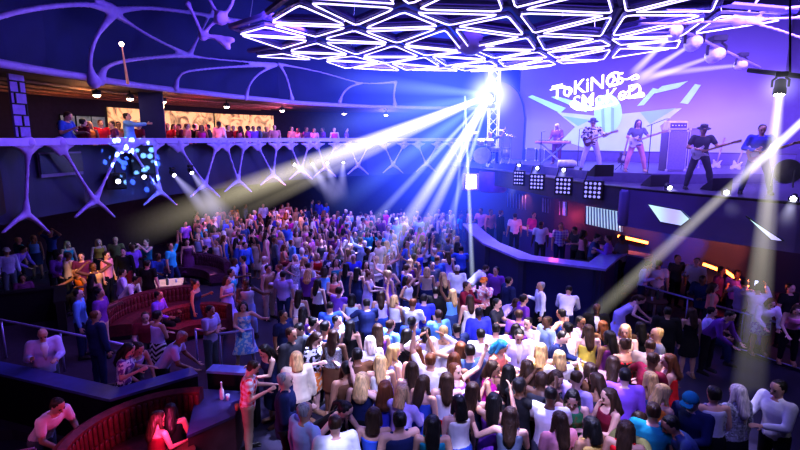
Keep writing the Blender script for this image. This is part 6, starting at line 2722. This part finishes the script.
# cocktail tables among the far guests
for i, (x, y) in enumerate(((198, 236), (226, 226), (251, 238), (275, 226), (297, 224), (318, 215))):
    p = at_z(x, y, .95)
    if any((t.xy - Vector((p.x, p.y))).length < .45 for t in TAKEN):
        p.x += .3
        p.y -= .35
    cocktail_table(['high round table nearest the terrace among the far guests', 'second high round table from the terrace among the far guests', 'high round table before the seated person in magenta', 'candle-lit high round table in the middle of the far guests', 'high round table beside the cream t-shirt among the far guests', 'farthest high round table under the balcony front'][i], (p.x, p.y), 0, .32, .95)
    t = thing('candle', ['candle on the high table nearest the terrace', 'candle on the second high table from the terrace', 'candle on the table before the person in magenta', 'candle on the middle table of the far guests', 'candle on the table beside the cream t-shirt', 'candle on the farthest high table'][i], 'candle', (p.x, p.y, .951))
    MB().lathe([(.05, 0), (.055, .10), (.05, .10), (.045, .02)], sides=12).build('holder', M_CLEAR, t, True)
    MB().lathe([(.03, .012), (.03, .06), (.008, .065), (.006, .085)], sides=10).build('flame', glow('candle_flame', (1, .55, .3), 12), t, True)

# ------------------------------------------------------------------ a label for every person that fits that person alone
ZONE = {'floor': 'on the dance floor', 'bar': 'inside the bar', 'booth': 'in the booth under the stage', 'terrace': 'on the terrace of sofas', 'tables': 'among the far tables', 'balcony': 'behind the balcony rail', 'stage': 'on stage', 'corner': '', 'sofa': ''}


def n_words(s):
    return len(re_words.findall(s))


import re
re_words = re.compile(r"[A-Za-z0-9][A-Za-z0-9'\u2019-]*")


def wear(p, full=True):
    a = p['top'] if p['top'] else p['bot']
    if full and p['top']:
        a = p['top'] + ' and ' + p['bot']
    if p['hat']:
        a = p['hat'] + ' and ' + (p['top'] or p['bot'])
    return a


for p in PEOPLE:
    p['px'] = to_px(p['pos'] + Vector((0, 0, 1.4)))
count = {}
for p in PEOPLE:
    for s in {wear(p, True), wear(p, False)}:
        count[s] = count.get(s, 0) + 1
for p in PEOPLE:
    p['anchor'] = next((s for s in (wear(p, False), wear(p, True)) if count[s] == 1), None)
seen_labels = {p['label'] for p in PEOPLE if p['label']}


def relation(p, a):
    dx, dy = p['px'][0] - a['px'][0], p['px'][1] - a['px'][1]
    if abs(dx) > abs(dy) * 1.1:
        return 'to the right of' if dx > 0 else 'to the left of'
    return 'just in front of' if dy > 0 else 'just behind'


for p in PEOPLE:
    if p['label']:
        continue
    opts = []
    z = ZONE[p['zone']]
    if p['anchor'] and p['zone'] != 'tables' or p['anchor']:
        for w_ in (wear(p, True), wear(p, False)):
            if count[w_] == 1:
                opts += ['person in %s, %s, %s' % (w_, p['pose'], z), 'person in %s %s' % (w_, z)]
    near = sorted((a for a in PEOPLE if a is not p and a['anchor'] and a['zone'] == p['zone']), key=lambda a: (a['px'][0] - p['px'][0]) ** 2 + (a['px'][1] - p['px'][1]) ** 2)[:14]
    for a in near:
        ref = '%s the one in %s' % (relation(p, a), a['anchor'])
        opts += ['person in %s, %s, %s' % (wear(p, True), p['pose'], ref), 'person in %s, %s, %s' % (wear(p, False), p['pose'], ref), 'person in %s %s' % (wear(p, False), ref)]
    for a in near:
        for b in near:
            if a is not b and abs(a['px'][0] - b['px'][0]) > 6:
                opts.append('person in %s between the ones in %s and %s' % (wear(p, False), a['anchor'], b['anchor']))
    for s in opts:
        if 4 <= n_words(s) <= 16 and s not in seen_labels:
            p['label'] = s
            seen_labels.add(s)
            break
    else:
        print('no label for', wear(p), p['zone'], opts[:2])
for p in PEOPLE:
    tag(p['o'], p['label'], 'person', p['group'])
    if 'phone_o' in p:
        tag(p['phone_o'], 'phone held up by the person in ' + wear(p, False) + (' ' + ZONE[p['zone']] if count[wear(p, False)] > 1 else ''), 'phone')
